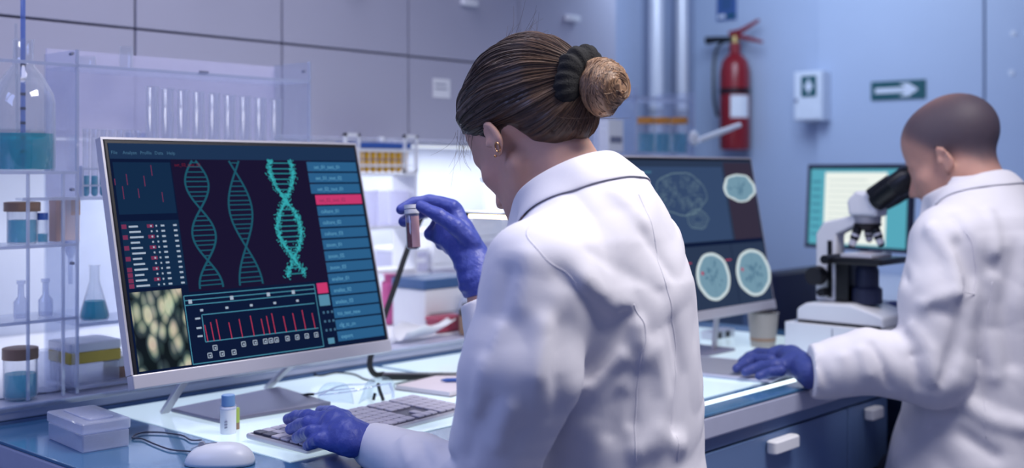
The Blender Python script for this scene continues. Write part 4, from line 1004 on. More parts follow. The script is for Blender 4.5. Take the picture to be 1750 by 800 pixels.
for (dx, dy, ln_) in ((-0.010, 0.018, 0.05), (0.0, -0.020, 0.045), (0.016, 0.004, 0.036)):
    a_ = Vector((dx, 0.02+dy, 0.234)); b_ = Vector((dx*1.7, 0.02+dy*1.9, 0.234-ln_))
    ob_ = MB().tube([a_, a_.lerp(b_, 0.55), a_.lerp(b_, 0.56), a_.lerp(b_, 0.9), b_], [0.011, 0.011, 0.0095, 0.008, 0.005], 12).build('objective', 'black', mi, smooth=True)
    MB().tube([a_.lerp(b_, 0.30), a_.lerp(b_, 0.42)], [0.0113, 0.0113], 12).build('silver_ring', 'steel', ob_, smooth=True)
    MB().tube([a_.lerp(b_, 0.6), a_.lerp(b_, 0.88)], [0.0096, 0.0085], 12).build('silver_ring', 'steel', ob_, smooth=True)
MB().rbox((-0.075, -0.05, 0.148), (0.075, 0.10, 0.163), 0.008).build('stage', 'black', mi, smooth=True)
MB().box((-0.06, -0.02, 0.1635), (0.05, 0.06, 0.172)).build('slide_holder', 'steel', mi, bevel=0.001)
MB().box((-0.038, 0.0, 0.1725), (0.038, 0.026, 0.1738)).build('slide', 'paper', mi)
MB().cyl((-0.095, 0.085, 0.158), (-0.02, 0.085, 0.158), 0.011, n=12).build('stage_knob', 'black', mi, smooth=True)
for s_ in (-1, 1):
    MB().tube([(s_*0.024, 0.122, 0.115), (s_*0.05, 0.122, 0.115), (s_*0.051, 0.122, 0.115), (s_*0.080, 0.122, 0.115)], [0.012, 0.012, 0.024, 0.022], 20).build('focus_knob', 'rubber', mi, smooth=True)
    MB().cyl((s_*0.024, 0.118, 0.073), (s_*0.052, 0.118, 0.073), 0.010, n=14).build('fine_knob', 'rubber', mi, smooth=True)
MB().lathe([(0, 0.05), (0.036, 0.05), (0.036, 0.085), (0.028, 0.092), (0.028, 0.13), (0.022, 0.147), (0, 0.147)], 20, (0, 0.02, 0)).build('condenser', 'dark_navy', mi, smooth=True)
MB().box((-0.03, 0.055, 0.053), (0.03, 0.088, 0.147)).build('substage', 'black', mi)
for s_ in (-1, 1):
    a_ = Vector((s_*0.016, -0.012, 0.298)); d_ = Vector((0.0, -0.83, 0.56)).normalized(); x_ = Vector((s_*0.016, 0, 0))
    et = MB().tube([a_, a_+d_*0.03+x_*0.6, a_+d_*0.065+x_, a_+d_*0.066+x_, a_+d_*0.105+x_, a_+d_*0.118+x_], [0.024, 0.026, 0.026, 0.030, 0.030, 0.024], 18).build('eyepiece', 'black', mi, smooth=True)
    MB().tube([a_+d_*0.1178+x_, a_+d_*0.1186+x_], [0.014, 0.013], 16).build('eyepiece_lens', 'lens', et)
MB().box((-0.042, -0.075, 0.284), (0.042, -0.005, 0.338), ROT('X', -34), (0, -0.02, 0.31)).build('binocular_bridge', 'black', mi, bevel=0.006)
# office chair behind the bench end
p = at(1350, 540, f=3.72)
ch = thing('office_chair', 'dark office chair back seen between monitor and white box', 'chair', (p.x, p.y-0.03, 0), math.radians(180))
MB().rbox((-0.21, -0.03, 0.66), (0.21, 0.03, 1.045), 0.028, 4).build('backrest', 'dark_navy', ch, smooth=True)
MB().rbox((-0.23, -0.03, 0.48), (0.23, 0.42, 0.55), 0.05, 4).build('seat', 'dark_navy', ch, smooth=True)
MB().box((-0.03, -0.05, 0.46), (0.03, -0.03, 0.80)).build('spine', 'black', ch); MB().cyl((0, 0.19, 0.08), (0, 0.19, 0.48), 0.03, n=14).build('gas_post', 'steel', ch, smooth=True)
for k_ in range(5):
    a_ = 2*math.pi*k_/5; e_ = Vector((0.27*math.cos(a_), 0.19+0.27*math.sin(a_), 0.06))
    lg = MB().tube([(0, 0.19, 0.1), e_], [0.022, 0.014], 8).build('leg', 'black', ch); MB().cyl(e_+Vector((-0.012, 0, -0.03)), e_+Vector((0.012, 0, -0.03)), 0.03, n=12).build('castor', 'black', lg)

# ------------------------------------------------------------------ on the end wall
XW = XE-0.085
pb = at(1256, 256, X=XW); pt_ = at(1256, 92, X=XW); pn_ = at(1262, 72, X=XW)
er = 0.072; eh = pt_.z-pb.z
t = thing('fire_extinguisher', 'red fire extinguisher hanging on the blue wall', 'extinguisher', (XW, pb.y, pb.z))
MB().lathe([(0, 0), (er*0.93, 0), (er, 0.012), (er, eh*0.82), (er*0.86, eh*0.92), (er*0.5, eh*0.985), (0.026, eh*1.0), (0.026, eh+0.05), (0, eh+0.05)], 28).build('cylinder', 'ext_red', t, smooth=True)
MB().lathe([(er*1.005, eh*0.58), (er*1.03, eh*0.58), (er*1.03, eh*0.635), (er*1.005, eh*0.635)], 28).build('strap', 'black', t)
MB().lathe([(0, eh+0.05), (0.02, eh+0.05), (0.02, eh+0.085), (0, eh+0.085)], 14).build('valve', 'brass', t, smooth=True)
vdir = Vector((0, -1, 0))
MB().tube([(0, 0.03, eh+0.10), (0, -0.03, eh+0.105), (-0.0, -0.13, eh+0.15)], [0.012, 0.014, 0.008], 8).build('lever', 'ext_red', t, smooth=True)
MB().tube([(0, 0.02, eh+0.085), (0, -0.05, eh+0.075), (0, -0.15, eh+0.045)], [0.012, 0.011, 0.007], 8).build('carry_handle', 'ext_red', t, smooth=True)
MB().tube([(0, 0.0, eh+0.07), (-0.01, 0.10, eh+0.075), (-0.02, 0.15, eh+0.072)], [0.014, 0.016, 0.02], 10).build('horn', 'black', t, smooth=True)
MB().tube(spline([(0, 0.02, eh+0.08), (-0.01, 0.10, eh+0.02), (-0.03, 0.10, eh*0.6), (-0.02, 0.085, eh*0.35)], 6), 0.008, 8).build('hose', 'black', t, smooth=True)
lb_ = MB(); vs = []; fs = []
for i in range(9):
    a_ = math.radians(195+i*9.5)
    for z in (eh*0.33, eh*0.56): vs.append((er*1.006*math.cos(a_), er*1.006*math.sin(a_), z))
for i in range(8): fs.append((2*i, 2*i+2, 2*i+3, 2*i+1))
lb_.add(vs, fs).build('paper_label', 'paper_white', t)
MB().box((er*0.6, -0.02, eh*0.55), (XE-XW-0.001, 0.02, eh*0.7)).build('wall_bracket', 'grey_plastic', t)
# sign above it
p = at(1242, 14, X=XE-0.004)
t = thing('blue_sign', 'small blue sign on the wall above the extinguisher', 'sign', (XE-0.002, p.y, p.z-0.06))
MB().box((-0.006, -0.055, 0), (0, 0.055, 0.15)).build('plate', 'sign_blue', t)
MB().box((-0.007, -0.048, 0.012), (-0.006, -0.004, 0.030)).build('printed_patch', 'sign_green', t)
MB().box((-0.007, 0.006, 0.012), (-0.006, 0.046, 0.030)).build('printed_patch', 'sign_white', t)
MB().box((-0.007, -0.030, 0.052), (-0.006, 0.030, 0.110)).build('printed_patch', 'navy_lid', t)
# first aid cabinet with green emblem
pa_, pc_ = at(1357, 207, X=XE-0.13), at(1405, 120, X=XE-0.13)
t = thing('first_aid_cabinet', 'white wall box with a green emblem beside the extinguisher', 'cabinet', (XE-0.13, (pa_.y+pc_.y)/2, pa_.z))
hw_ = abs(pa_.y-pc_.y)/2; hh_ = pc_.z-pa_.z
MB().box((0, -hw_, 0), (0.1295, hw_, hh_)).build('box', 'sign_white', t, bevel=0.004)
MB().box((-0.006, -hw_+0.006, 0.006), (-0.0005, hw_-0.006, hh_-0.006)).build('door', 'sign_white', t, bevel=0.002)
ey0, ey1 = -0.045, 0.03; ez0, ez1 = hh_*0.48, hh_*0.9
MB().box((-0.008, ey0, ez0), (-0.0065, ey1, ez1)).build('emblem', 'sign_green', t)
ym, zm_ = (ey0+ey1)/2, (ez0+ez1)/2
MB().prism([(ym+a_, zm_+b_) for a_, b_ in ((-0.008, -0.03), (0.008, -0.03), (0.008, -0.01), (0.02, -0.01), (0.02, 0.01), (0.008, 0.01), (0.008, 0.03), (-0.008, 0.03), (-0.008, 0.01), (-0.02, 0.01), (-0.02, -0.01), (-0.008, -0.01))], -0.0095, -0.0082, 'YZ').build('emblem_cross', 'sign_white', t)
MB().cyl((-0.014, hw_-0.016, hh_*0.42), (-0.006, hw_-0.016, hh_*0.42), 0.008, n=10).build('lock', 'print_grey', t, smooth=True)
# green arrow sign
XP = XE-0.045
pa_, pc_ = at(1489, 172, X=XP-0.004), at(1582, 137, X=XP-0.004)
t = thing('arrow_sign', 'green wall sign with a white arrow pointing right', 'sign', (XP-0.001, (pa_.y+pc_.y)/2, pa_.z))
hw_ = abs(pa_.y-pc_.y)/2; hh_ = pc_.z-pa_.z+0.004
MB().box((-0.006, -hw_, 0), (0, hw_, hh_)).build('plate', 'sign_green', t)
e0, e1 = hh_*0.36, hh_*0.64
arrow = [(hw_-0.02, e0), (hw_-0.02, e1), (-hw_+0.09, e1), (-hw_+0.115, hh_-0.012), (-hw_+0.075, hh_-0.012), (-hw_+0.03, hh_/2), (-hw_+0.075, 0.012), (-hw_+0.115, 0.012), (-hw_+0.09, e0)]
MB().prism(arrow, -0.0075, -0.0062, 'YZ').build('arrow', 'sign_white', t)
# ------------------------------------------------------------------ sculpting: signed distance fields meshed with surface nets
F32 = np.float32
def V3(*a): return np.array(a, dtype=F32)
def smin(a, b, k):
    h = np.clip(0.5+0.5*(b-a)/k, 0, 1); return b*(1-h)+a*h-k*h*(1-h)
def smax(a, b, k): return -smin(-a, -b, k)
def cap(P, a, b, r0, r1=None):
    a = np.asarray(a, F32); b = np.asarray(b, F32); r1 = r0 if r1 is None else r1
    ab = b-a; t = np.clip(((P-a) @ ab)/max(float(ab @ ab), 1e-9), 0, 1)
    return np.linalg.norm(P-(a+t[:, None]*ab), axis=1)-(r0+(r1-r0)*t)
def chain(P, pts, rs, k=0.0):
    d = None
    for i in range(len(pts)-1):
        e = cap(P, pts[i], pts[i+1], rs[i], rs[i+1]); d = e if d is None else (smin(d, e, k) if k else np.minimum(d, e))
    return d
def elli(P, c, r, R=None):
    q = P-np.asarray(c, F32)
    if R is not None: q = q @ np.asarray(R, F32)          # R columns are the ellipsoid's axes
    r = np.asarray(r, F32); k0 = np.linalg.norm(q/r, axis=1); k1 = np.linalg.norm(q/(r*r), axis=1)
    return k0*(k0-1)/np.maximum(k1, 1e-6)
def loft(P, secs, ztop, zbot, p=2.0):
    z = P[:, 2]; S = np.array(secs, F32)
    f = lambda i: np.interp(z, S[:, 0], S[:, i]).astype(F32)
    cx, cy, rx, ry = f(1), f(2), f(3), f(4)
    n = (np.abs((P[:, 0]-cx)/rx)**p+np.abs((P[:, 1]-cy)/ry)**p)**(1/p)
    d = (n-1)*np.minimum(rx, ry)*0.9
    return np.maximum(d, np.maximum(z-ztop, zbot-z))
def segd(P, a, b):
    a = np.asarray(a, F32); b = np.asarray(b, F32); ab = b-a; t = np.clip(((P-a) @ ab)/max(float(ab @ ab), 1e-9), 0, 1)
    return np.linalg.norm(P-(a+t[:, None]*ab), axis=1), t
def creases(P, L):
    """folds in cloth: soft ridges (amp > 0) and grooves (amp < 0) along poly-lines"""
    d = np.zeros(len(P), F32)
    for pts, amp, w_ in L:
        amp *= 1.35; w_ *= 0.78
        D = None
        for a, b in zip(pts, pts[1:]):
            e, _ = segd(P, a, b); D = e if D is None else np.minimum(D, e)
        d -= amp*np.exp(-(D/w_)**(2.0 if amp > 0 else 1.35))
    return d
def rumple(P, R, f, sharp=0.8):
    """crumpled cloth: soft swells with pinched valleys, stretched along R's first axis"""
    q = P @ np.asarray(R, F32)
    x, y, z = q[:, 0]*f*0.35, q[:, 1]*f, q[:, 2]*f
    a = np.abs(np.sin(y+1.6*np.sin(x+0.7*z)+0.8*np.sin(z*0.9)))**sharp; b = np.abs(np.sin(z*0.8+1.9*np.sin(x*1.3+0.4*y)+2.0))**sharp
    return 0.6*a+0.4*b-0.55
def hit(f, u, v, t0=0.8, t1=4.0):
    """where a sight line first meets a sculpted surface"""
    d = np.array(at(u, v, f=1.0)-Vector((0, 0, EYE)), F32); o = V3(0, 0, EYE); t = t0
    for _ in range(160):
        q = f((o+d*t)[None, :])[0]
        if q < 0.0008: return o+d*t
        t += max(q*0.6, 0.0008)
        if t > t1: break
    return o+d*t
def nets(f, lo, hi, h, B=8, margin=2.0):
    lo = np.asarray(lo, F32); n = (np.ceil((np.asarray(hi)-lo)/h/B).astype(int))*B
    nb = n//B; D = np.ones(n, F32)
    ci = np.stack(np.meshgrid(*[np.arange(k) for k in nb], indexing='ij'), -1).reshape(-1, 3)
    dc = f((lo+(ci*B+B/2)*h).astype(F32))
    act = np.abs(dc) < B*h*0.87*margin
    inn = (~act) & (dc < 0)
    for c in ci[inn]: D[c[0]*B:(c[0]+1)*B, c[1]*B:(c[1]+1)*B, c[2]*B:(c[2]+1)*B] = -1
    off = np.stack(np.meshgrid(*[np.arange(B)]*3, indexing='ij'), -1).reshape(-1, 3)
    ca = ci[act]
    for s in range(0, len(ca), 600):
        idx = (ca[s:s+600, None, :]*B+off[None]).reshape(-1, 3)
        D[idx[:, 0], idx[:, 1], idx[:, 2]] = f((lo+idx*h).astype(F32))
    S = D < 0
    c8 = S[:-1, :-1, :-1].astype(np.int8)
    for a in ((1,0,0),(0,1,0),(0,0,1),(1,1,0),(1,0,1),(0,1,1),(1,1,1)):
        c8 = c8+S[a[0]:n[0]-1+a[0], a[1]:n[1]-1+a[1], a[2]:n[2]-1+a[2]]
    I, J_, K_ = np.nonzero((c8 > 0) & (c8 < 8)); m = len(I)
    acc = np.zeros((m, 3)); cnt = np.zeros(m)
    cor = [(0,0,0),(1,0,0),(0,1,0),(1,1,0),(0,0,1),(1,0,1),(0,1,1),(1,1,1)]
    for a, b in ((0,1),(2,3),(4,5),(6,7),(0,2),(1,3),(4,6),(5,7),(0,4),(1,5),(2,6),(3,7)):
        A_, B_2 = cor[a], cor[b]
        da = D[I+A_[0], J_+A_[1], K_+A_[2]]; db = D[I+B_2[0], J_+B_2[1], K_+B_2[2]]
        k = (da < 0) != (db < 0); t = np.where(k, da/np.where(k, da-db, 1), 0)
        pa = np.array(A_); pb2 = np.array(B_2)
        acc += np.where(k[:, None], pa+t[:, None]*(pb2-pa), 0); cnt += k
    Vt = lo+(np.stack([I, J_, K_], 1)+acc/cnt[:, None])*h
    cid = -np.ones(np.array(c8.shape), np.int64); cid[I, J_, K_] = np.arange(m)
    quads = []
    for ax in range(3):
        sl0 = [slice(None)]*3; sl1 = [slice(None)]*3; sl0[ax] = slice(0, -1); sl1[ax] = slice(1, None)
        s0 = S[tuple(sl0)]; s1 = S[tuple(sl1)]
        E = np.stack(np.nonzero(s0 != s1), 1)
        o1, o2 = [(1, 2), (2, 0), (0, 1)][ax]
        ok = (E[:, o1] > 0) & (E[:, o2] > 0) & (E[:, o1] < c8.shape[o1]) & (E[:, o2] < c8.shape[o2]) & (E[:, ax] < c8.shape[ax]); E = E[ok]
        def cell(d1, d2):
            q = E.copy(); q[:, o1] -= d1; q[:, o2] -= d2; return cid[q[:, 0], q[:, 1], q[:, 2]]
        Q = np.stack([cell(1, 1), cell(0, 1), cell(0, 0), cell(1, 0)], 1)
        fl = ~s0[E[:, 0], E[:, 1], E[:, 2]]; Q[fl] = Q[fl][:, ::-1]
        quads.append(Q)
    Q = np.concatenate(quads); Q = Q[(Q >= 0).all(1)]
    return Vt, Q
def relax(Vt, Q, it=2, w_=0.5):
    E = np.concatenate([Q[:, [0, 1]], Q[:, [1, 2]], Q[:, [2, 3]], Q[:, [3, 0]]])
    for k in range(it):
        s = np.zeros_like(Vt); c = np.zeros(len(Vt))
        np.add.at(s, E[:, 0], Vt[E[:, 1]]); np.add.at(s, E[:, 1], Vt[E[:, 0]]); np.add.at(c, E[:, 0], 1); np.add.at(c, E[:, 1], 1)
        Vt = Vt+(s/np.maximum(c, 1)[:, None]-Vt)*w_
    return Vt
def sculpt(name, f, lo, hi, h, m, parent, base, it=2, col=None, keep=None):
    Vt, Q = nets(f, lo, hi, h)
    Vt = relax(Vt, Q, it)
    if keep is not None:
        kv = keep(Vt); Q = Q[kv[Q].all(1)]
        us = np.unique(Q); mp = -np.ones(len(Vt), int); mp[us] = np.arange(len(us)); Vt = Vt[us]; Q = mp[Q]
    me = bpy.data.meshes.new(name)
    W_ = Vt-np.array(base)
    me.vertices.add(len(W_)); me.vertices.foreach_set('co', W_.astype(F32).ravel())
    me.loops.add(Q.size); me.loops.foreach_set('vertex_index', Q.astype(np.int32).ravel())
    me.polygons.add(len(Q)); me.polygons.foreach_set('loop_start', np.arange(0, Q.size, 4, dtype=np.int32)); me.polygons.foreach_set('loop_total', np.full(len(Q), 4, np.int32))
    me.polygons.foreach_set('use_smooth', np.ones(len(Q), bool)); me.update(calc_edges=True); me.validate()
    me.materials.append(M[m])
    if col is not None:
        at_ = me.color_attributes.new('tone', 'FLOAT_COLOR', 'POINT'); c = col(Vt); at_.data.foreach_set('color', np.concatenate([c, np.ones((len(c), 1))], 1).astype(F32).ravel())
    return link(name, me, parent)
def nse(P, f, s=0.0):
    x, y, z = P[:, 0]*f, P[:, 1]*f, P[:, 2]*f
    return np.sin(x*1.0+1.7*np.sin(y*0.9+s)+s)*np.sin(y*1.1+1.3*np.sin(z*0.8+2*s))+0.6*np.sin(z*1.7+1.5*np.sin(x*1.2+s)+y*0.4)

# ------------------------------------------------------------------ people's materials
mat('coat', rgb(226, 224, 232), 0.75, noise=0.02, nscale=60, bump=0.10, bscale=900, spec=0.25)
mat('seam_thread', rgb(222, 220, 230), 0.8)
mat('glove', rgb(74, 86, 168), 0.42, noise=0.10, nscale=50, bump=0.55, bscale=90, spec=0.4)
mat('glove_dark', rgb(62, 74, 140), 0.5, noise=0.08, nscale=50, bump=0.5, bscale=90, spec=0.3)
mat('trousers', rgb(48, 54, 78), 0.8)
mat('shoe', rgb(225, 225, 230), 0.5)
mat('scrunchie', rgb(12, 12, 17), 0.85, noise=0.2, bump=0.4, bscale=400)
mat('gold', rgb(230, 170, 120), 0.2, 1.0)
mat('lash', rgb(20, 16, 18), 0.6)
mat('eye_white', rgb(225, 225, 228), 0.25)
def skin_mat(name, base):
    m = mat(name, base, 0.58, noise=0.05, nscale=90, bump=0.06, bscale=500, sss=0.25, spec=0.4)
    nt = m.node_tree; b = nt.nodes['Principled BSDF']; src = b.inputs['Base Color'].links[0].from_socket
    a = nt.nodes.new('ShaderNodeVertexColor'); a.layer_name = 'tone'
    mx = nt.nodes.new('ShaderNodeMix'); mx.data_type = 'RGBA'; mx.blend_type = 'MULTIPLY'; mx.inputs[0].default_value = 1.0
    nt.links.new(src, mx.inputs[6]); nt.links.new(a.outputs['Color'], mx.inputs[7]); nt.links.new(mx.outputs[2], b.inputs['Base Color'])
skin_mat('skin', rgb(214, 168, 150)); skin_mat('skin_man', rgb(196, 150, 136))
def hair_mat(name, c0, c1, rough=0.38):
    """hair colour runs between two tones, set strand by strand"""
    m = bpy.data.materials.new(name); m.use_nodes = True; nt = m.node_tree; b = nt.nodes['Principled BSDF']
    vc = nt.nodes.new('ShaderNodeVertexColor'); vc.layer_name = 'tone'; tc = nt.nodes.new('ShaderNodeTexCoord')
    nz = nt.nodes.new('ShaderNodeTexNoise'); nz.inputs['Scale'].default_value = 160; nt.links.new(tc.outputs['Object'], nz.inputs['Vector'])
    ad = nt.nodes.new('ShaderNodeMath'); ad.operation = 'MULTIPLY_ADD'; ad.inputs[1].default_value = 0.25; nt.links.new(nz.outputs['Fac'], ad.inputs[0]); nt.links.new(vc.outputs['Color'], ad.inputs[2])
    cr = nt.nodes.new('ShaderNodeValToRGB'); nt.links.new(ad.outputs[0], cr.inputs[0])
    cr.color_ramp.elements[0].position = 0.10; cr.color_ramp.elements[0].color = c0; cr.color_ramp.elements[1].position = 1.05; cr.color_ramp.elements[1].color = c1
    nt.links.new(cr.outputs[0], b.inputs['Base Color']); b.inputs['Roughness'].default_value = rough; b.inputs['Specular IOR Level'].default_value = 0.5; M[name] = m
hair_mat('hair', rgb(26, 20, 24), rgb(112, 86, 68)); hair_mat('hair_bun', rgb(66, 48, 42), rgb(178, 140, 108))

# ------------------------------------------------------------------ a head, in its own frame: x right, y face, z up, origin between the ears
def head_sdf(q, male=False):
    """sculpted head and the stump of the neck"""
    s = 1.05 if male else 1.0
    p = q/s
    ax = p.copy(); ax[:, 0] = np.abs(ax[:, 0])
    d = elli(p, (0, -0.018, 0.052), (0.0755, 0.0985, 0.085))
    d = smin(d, elli(p, (0, 0.030, 0.045), (0.064, 0.066, 0.072)), 0.03)                  # forehead
    d = smin(d, elli(p, (0, 0.040, -0.028), (0.056, 0.056, 0.075)), 0.03)                 # mid face
    d = smin(d, elli(p, (0, 0.052, -0.078), (0.038, 0.040, 0.032)), 0.03)                 # lower jaw
    d = smin(d, cap(ax, (0.054, 0.004, -0.045), (0.022, 0.074, -0.092), 0.015, 0.014), 0.025)   # jaw line
    d = smin(d, elli(p, (0, 0.083, -0.095), (0.018, 0.014, 0.014)), 0.016)                # chin
    d = smin(d, elli(ax, (0.043, 0.060, -0.022), (0.020, 0.018, 0.016)), 0.022)           # cheekbone
    d = smin(d, cap(ax, (0.012, 0.092, 0.016), (0.044, 0.074, 0.018), 0.007), 0.016)      # brow
    d = smax(d, -elli(ax, (0.031, 0.100, 0.0), (0.017, 0.018, 0.011)), 0.012)             # eye socket
    d = smin(d, elli(ax, (0.031, 0.080, 0.0), (0.0128, 0.0125, 0.0115)), 0.004)           # lids over the eyeball
    d = smin(d, cap(p, (0, 0.094, 0.004), (0, 0.116, -0.034), 0.0065, 0.0095), 0.010)     # nose
    d = smin(d, elli(ax, (0.011, 0.105, -0.040), (0.008, 0.009, 0.007)), 0.006)           # nostril wings
    d = smin(d, elli(p, (0, 0.096, -0.064), (0.020, 0.010, 0.0055)), 0.006)               # upper lip
    d = smin(d, elli(p, (0, 0.094, -0.0745), (0.018, 0.0095, 0.006)), 0.005)              # lower lip
    d = smax(d, -elli(p, (0, 0.108, -0.069), (0.022, 0.010, 0.0012)), 0.003)              # mouth line
    # ears
    er_ = Matrix.Rotation(math.radians(-14), 3, 'X') @ Matrix.Rotation(math.radians(17), 3, 'Z')
    R = np.array(er_)
    e = elli(ax, (0.080, -0.004, 0.002), (0.0075, 0.0165, 0.028), R)
    e = smax(e, -elli(ax, (0.0875, 0.000, 0.006), (0.0075, 0.0098, 0.018), R), 0.004)
    e = smin(e, elli(ax, (0.079, 0.003, -0.024), (0.0055, 0.0075, 0.009), R), 0.006)
    e = smin(e, elli(ax, (0.081, 0.011, -0.003), (0.006, 0.005, 0.007)), 0.005)
    d = smin(d, e, 0.005)
    return d*s
def frame(yaw, pitch, roll=0.0):
    """yaw about z from +Y, then pitch (nodding down positive)"""
    return np.array(Matrix.Rotation(math.radians(yaw), 3, 'Z') @ Matrix.Rotation(math.radians(-pitch), 3, 'X') @ Matrix.Rotation(math.radians(roll), 3, 'Y'), F32)
def strand_mesh(paths, r, name, m, parent, base, tone, n=4):
    mb = MB(); cols = []
    for p, rr, t_ in zip(paths, r, tone): mb.tube([Vector(q) for q in p], list(rr), n, cap=False); cols += [t_]*(len(p)*n)
    b_ = np.array(base); mb.v = [tuple(np.array(v)-b_) for v in mb.v]
    me = mb.mesh(name, m, True); a_ = me.color_attributes.new('tone', 'FLOAT_COLOR', 'POINT'); c = np.array(cols, F32); a_.data.foreach_set('color', np.stack([c, c, c, np.ones_like(c)], 1).ravel())
    return link(name, me, parent)
def snap(f, c, off, it=7, e=0.002):
    """pull points onto a sculpted surface"""
    for _ in range(it):
        d = f(c); g = np.stack([f(c+V3(e,0,0))-f(c-V3(e,0,0)), f(c+V3(0,e,0))-f(c-V3(0,e,0)), f(c+V3(0,0,e))-f(c-V3(0,0,e))], 1)
        g /= np.maximum(np.linalg.norm(g, axis=1), 1e-6)[:, None]; c = (c-g*np.clip(d-off, -0.02, 0.02)[:, None]).astype(F32)
    return c
def curve_on(f, pts, off=0.0, n=10):
    """spline through points, pulled onto a sculpted surface"""
    P = np.array([tuple(q) for q in spline(pts, n)], F32)
    e = 0.0015
    for _ in range(6):
        d = f(P); g = np.stack([f(P+V3(e, 0, 0))-f(P-V3(e, 0, 0)), f(P+V3(0, e, 0))-f(P-V3(0, e, 0)), f(P+V3(0, 0, e))-f(P-V3(0, 0, e))], 1)
        g /= np.maximum(np.linalg.norm(g, axis=1), 1e-6)[:, None]; P = P-g*np.clip(d-off, -0.01, 0.01)[:, None]
    return P
def hand(P, wrist, palm, fingers, thumb, rw=0.028, kf=0.004):
    """glove: wrist, palm slab and five separate fingers"""
    d = cap(P, wrist, palm[0], rw, 0.026)
    for a, b in zip(palm, palm[1:]): d = smin(d, cap(P, a, b, 0.020, 0.019), 0.022)
    for fg, r in fingers:
        d = smin(d, chain(P, fg, r, 0.003), kf)
    return smin(d, chain(P, thumb[0], thumb[1], 0.003), 0.010)
# ------------------------------------------------------------------ the woman
HO = V3(1.296, 1.146, 1.400); HR = frame(-6, 38)
def wl(P): return (P-HO) @ HR                       # world -> head frame
def wg(q): return np.asarray(q, F32) @ HR.T+HO      # head frame -> world
SHL, SHR = V3(1.125, 0.985, 1.215), V3(1.408, 1.03, 1.232)
ELL, WRL = V3(1.085, 1.045, 0.935), V3(1.172, 1.362, 0.931)
ELR, WRR = V3(1.455, 1.36, 1.015), np.array(at(823, 524, f=2.02), F32)
wbase = (1.27, 0.95, 0.0)
wo = thing('person', 'woman in white lab coat with hair bun holding a blood vial', 'person', wbase)
def w_body(P):
    d = head_sdf(wl(P))
    nk = smin(cap(P, (1.295, 1.02, 1.27), (1.300, 1.095, 1.372), 0.056, 0.050), cap(P, (1.295, 1.085, 1.29), (1.30, 1.16, 1.345), 0.040, 0.034), 0.03)
    d = smin(d, nk, 0.028)
    t = loft(P, [(0.55, 1.29, 0.95, 0.13, 0.10), (0.9, 1.30, 0.98, 0.085, 0.07), (1.15, 1.29, 0.995, 0.095, 0.065), (1.26, 1.285, 1.015, 0.09, 0.06), (1.30, 1.29, 1.02, 0.06, 0.05)], 1.30, 0.56)
    d = smin(d, t, 0.03)
    d = smin(d, chain(P, [SHL, V3(1.090, 0.995, 1.10), ELL, WRL], [0.032, 0.028, 0.026, 0.022]), 0.03); d = smin(d, chain(P, [SHR, ELR, WRR, np.array(at(816, 462, f=2.035), F32)], [0.045, 0.036, 0.025, 0.020]), 0.03)
    for s in (-1, 1): d = smin(d, chain(P, [V3(1.27+s*0.085, 0.95, 0.62), V3(1.27+s*0.11, 1.34, 0.60), V3(1.27+s*0.11, 1.30, 0.16)], [0.07, 0.052, 0.036]), 0.03)
    return d
def w_tone(Vt):
    q = wl(Vt.astype(F32)); c = np.ones((len(q), 3))
    lip = np.exp(-((q[:, 0]/0.02)**2+((q[:, 2]+0.069)/0.008)**2+((q[:, 1]-0.1)/0.012)**2))[:, None]; c = c*(1-lip*np.array([0.15, 0.45, 0.4]))
    ck = np.exp(-(((np.abs(q[:, 0])-0.045)/0.03)**2+((q[:, 2]+0.03)/0.03)**2+((q[:, 1]-0.06)/0.03)**2))[:, None]; c = c*(1-ck*np.array([0.0, 0.12, 0.10]))
    return c
body = sculpt('body', w_body, (0.98, 0.78, 0.05), (1.56, 1.50, 1.56), 0.0045, 'skin', wo, wbase, 2, w_tone)
# --- coat
L_FOLD = []
def w_coat0(P):
    tor = loft(P, [(0.40, 1.27, 1.00, 0.235, 0.24), (0.62, 1.27, 0.985, 0.20, 0.19), (0.80, 1.298, 0.985, 0.155, 0.128), (0.95, 1.304, 0.988, 0.134, 0.100), (1.10, 1.296, 0.990, 0.138, 0.098), (1.20, 1.276, 0.995, 0.142, 0.100), (1.26, 1.276, 1.005, 0.132, 0.090), (1.305, 1.285, 1.015, 0.098, 0.074), (1.345, 1.292, 1.025, 0.070, 0.062)], 1.352, 0.40, 2.3)
    tor = smin(tor, cap(P, SHR+V3(-0.03, 0.0, 0.0), V3(1.30, 1.01, 1.275), 0.056, 0.056), 0.05)
    tor = smin(tor, cap(P, SHL+V3(0.03, 0.005, 0.0), V3(1.28, 1.01, 1.275), 0.058, 0.058), 0.05)
    # right sleeve, raised
    sr = chain(P, [SHR+V3(0.005, 0, 0.004), V3(1.455, 1.30, 1.075), ELR+V3(0, 0.02, -0.03)], [0.055, 0.058, 0.050], 0.02); sr = smin(sr, cap(P, ELR+V3(0, 0.0, 0), WRR, 0.056, 0.038), 0.03)
    d = smin(tor, sr, 0.035)
    # left sleeve, hanging free of the body lower down
    sl = chain(P, [SHL, V3(1.096, 0.988, 1.10), ELL], [0.070, 0.074, 0.056], 0.02); sl = smin(sl, chain(P, [ELL, V3(1.138, 1.22, 0.932), WRL], [0.050, 0.043, 0.034], 0.01), 0.02)
    k = np.interp(P[:, 2], [1.08, 1.20], [0.006, 0.045]).astype(F32)
    return smin(d, sl, k)
def hw(u, v): return hit(w_coat0, u, v)
def PL(*uv): return [hw(u, v) for u, v in uv]
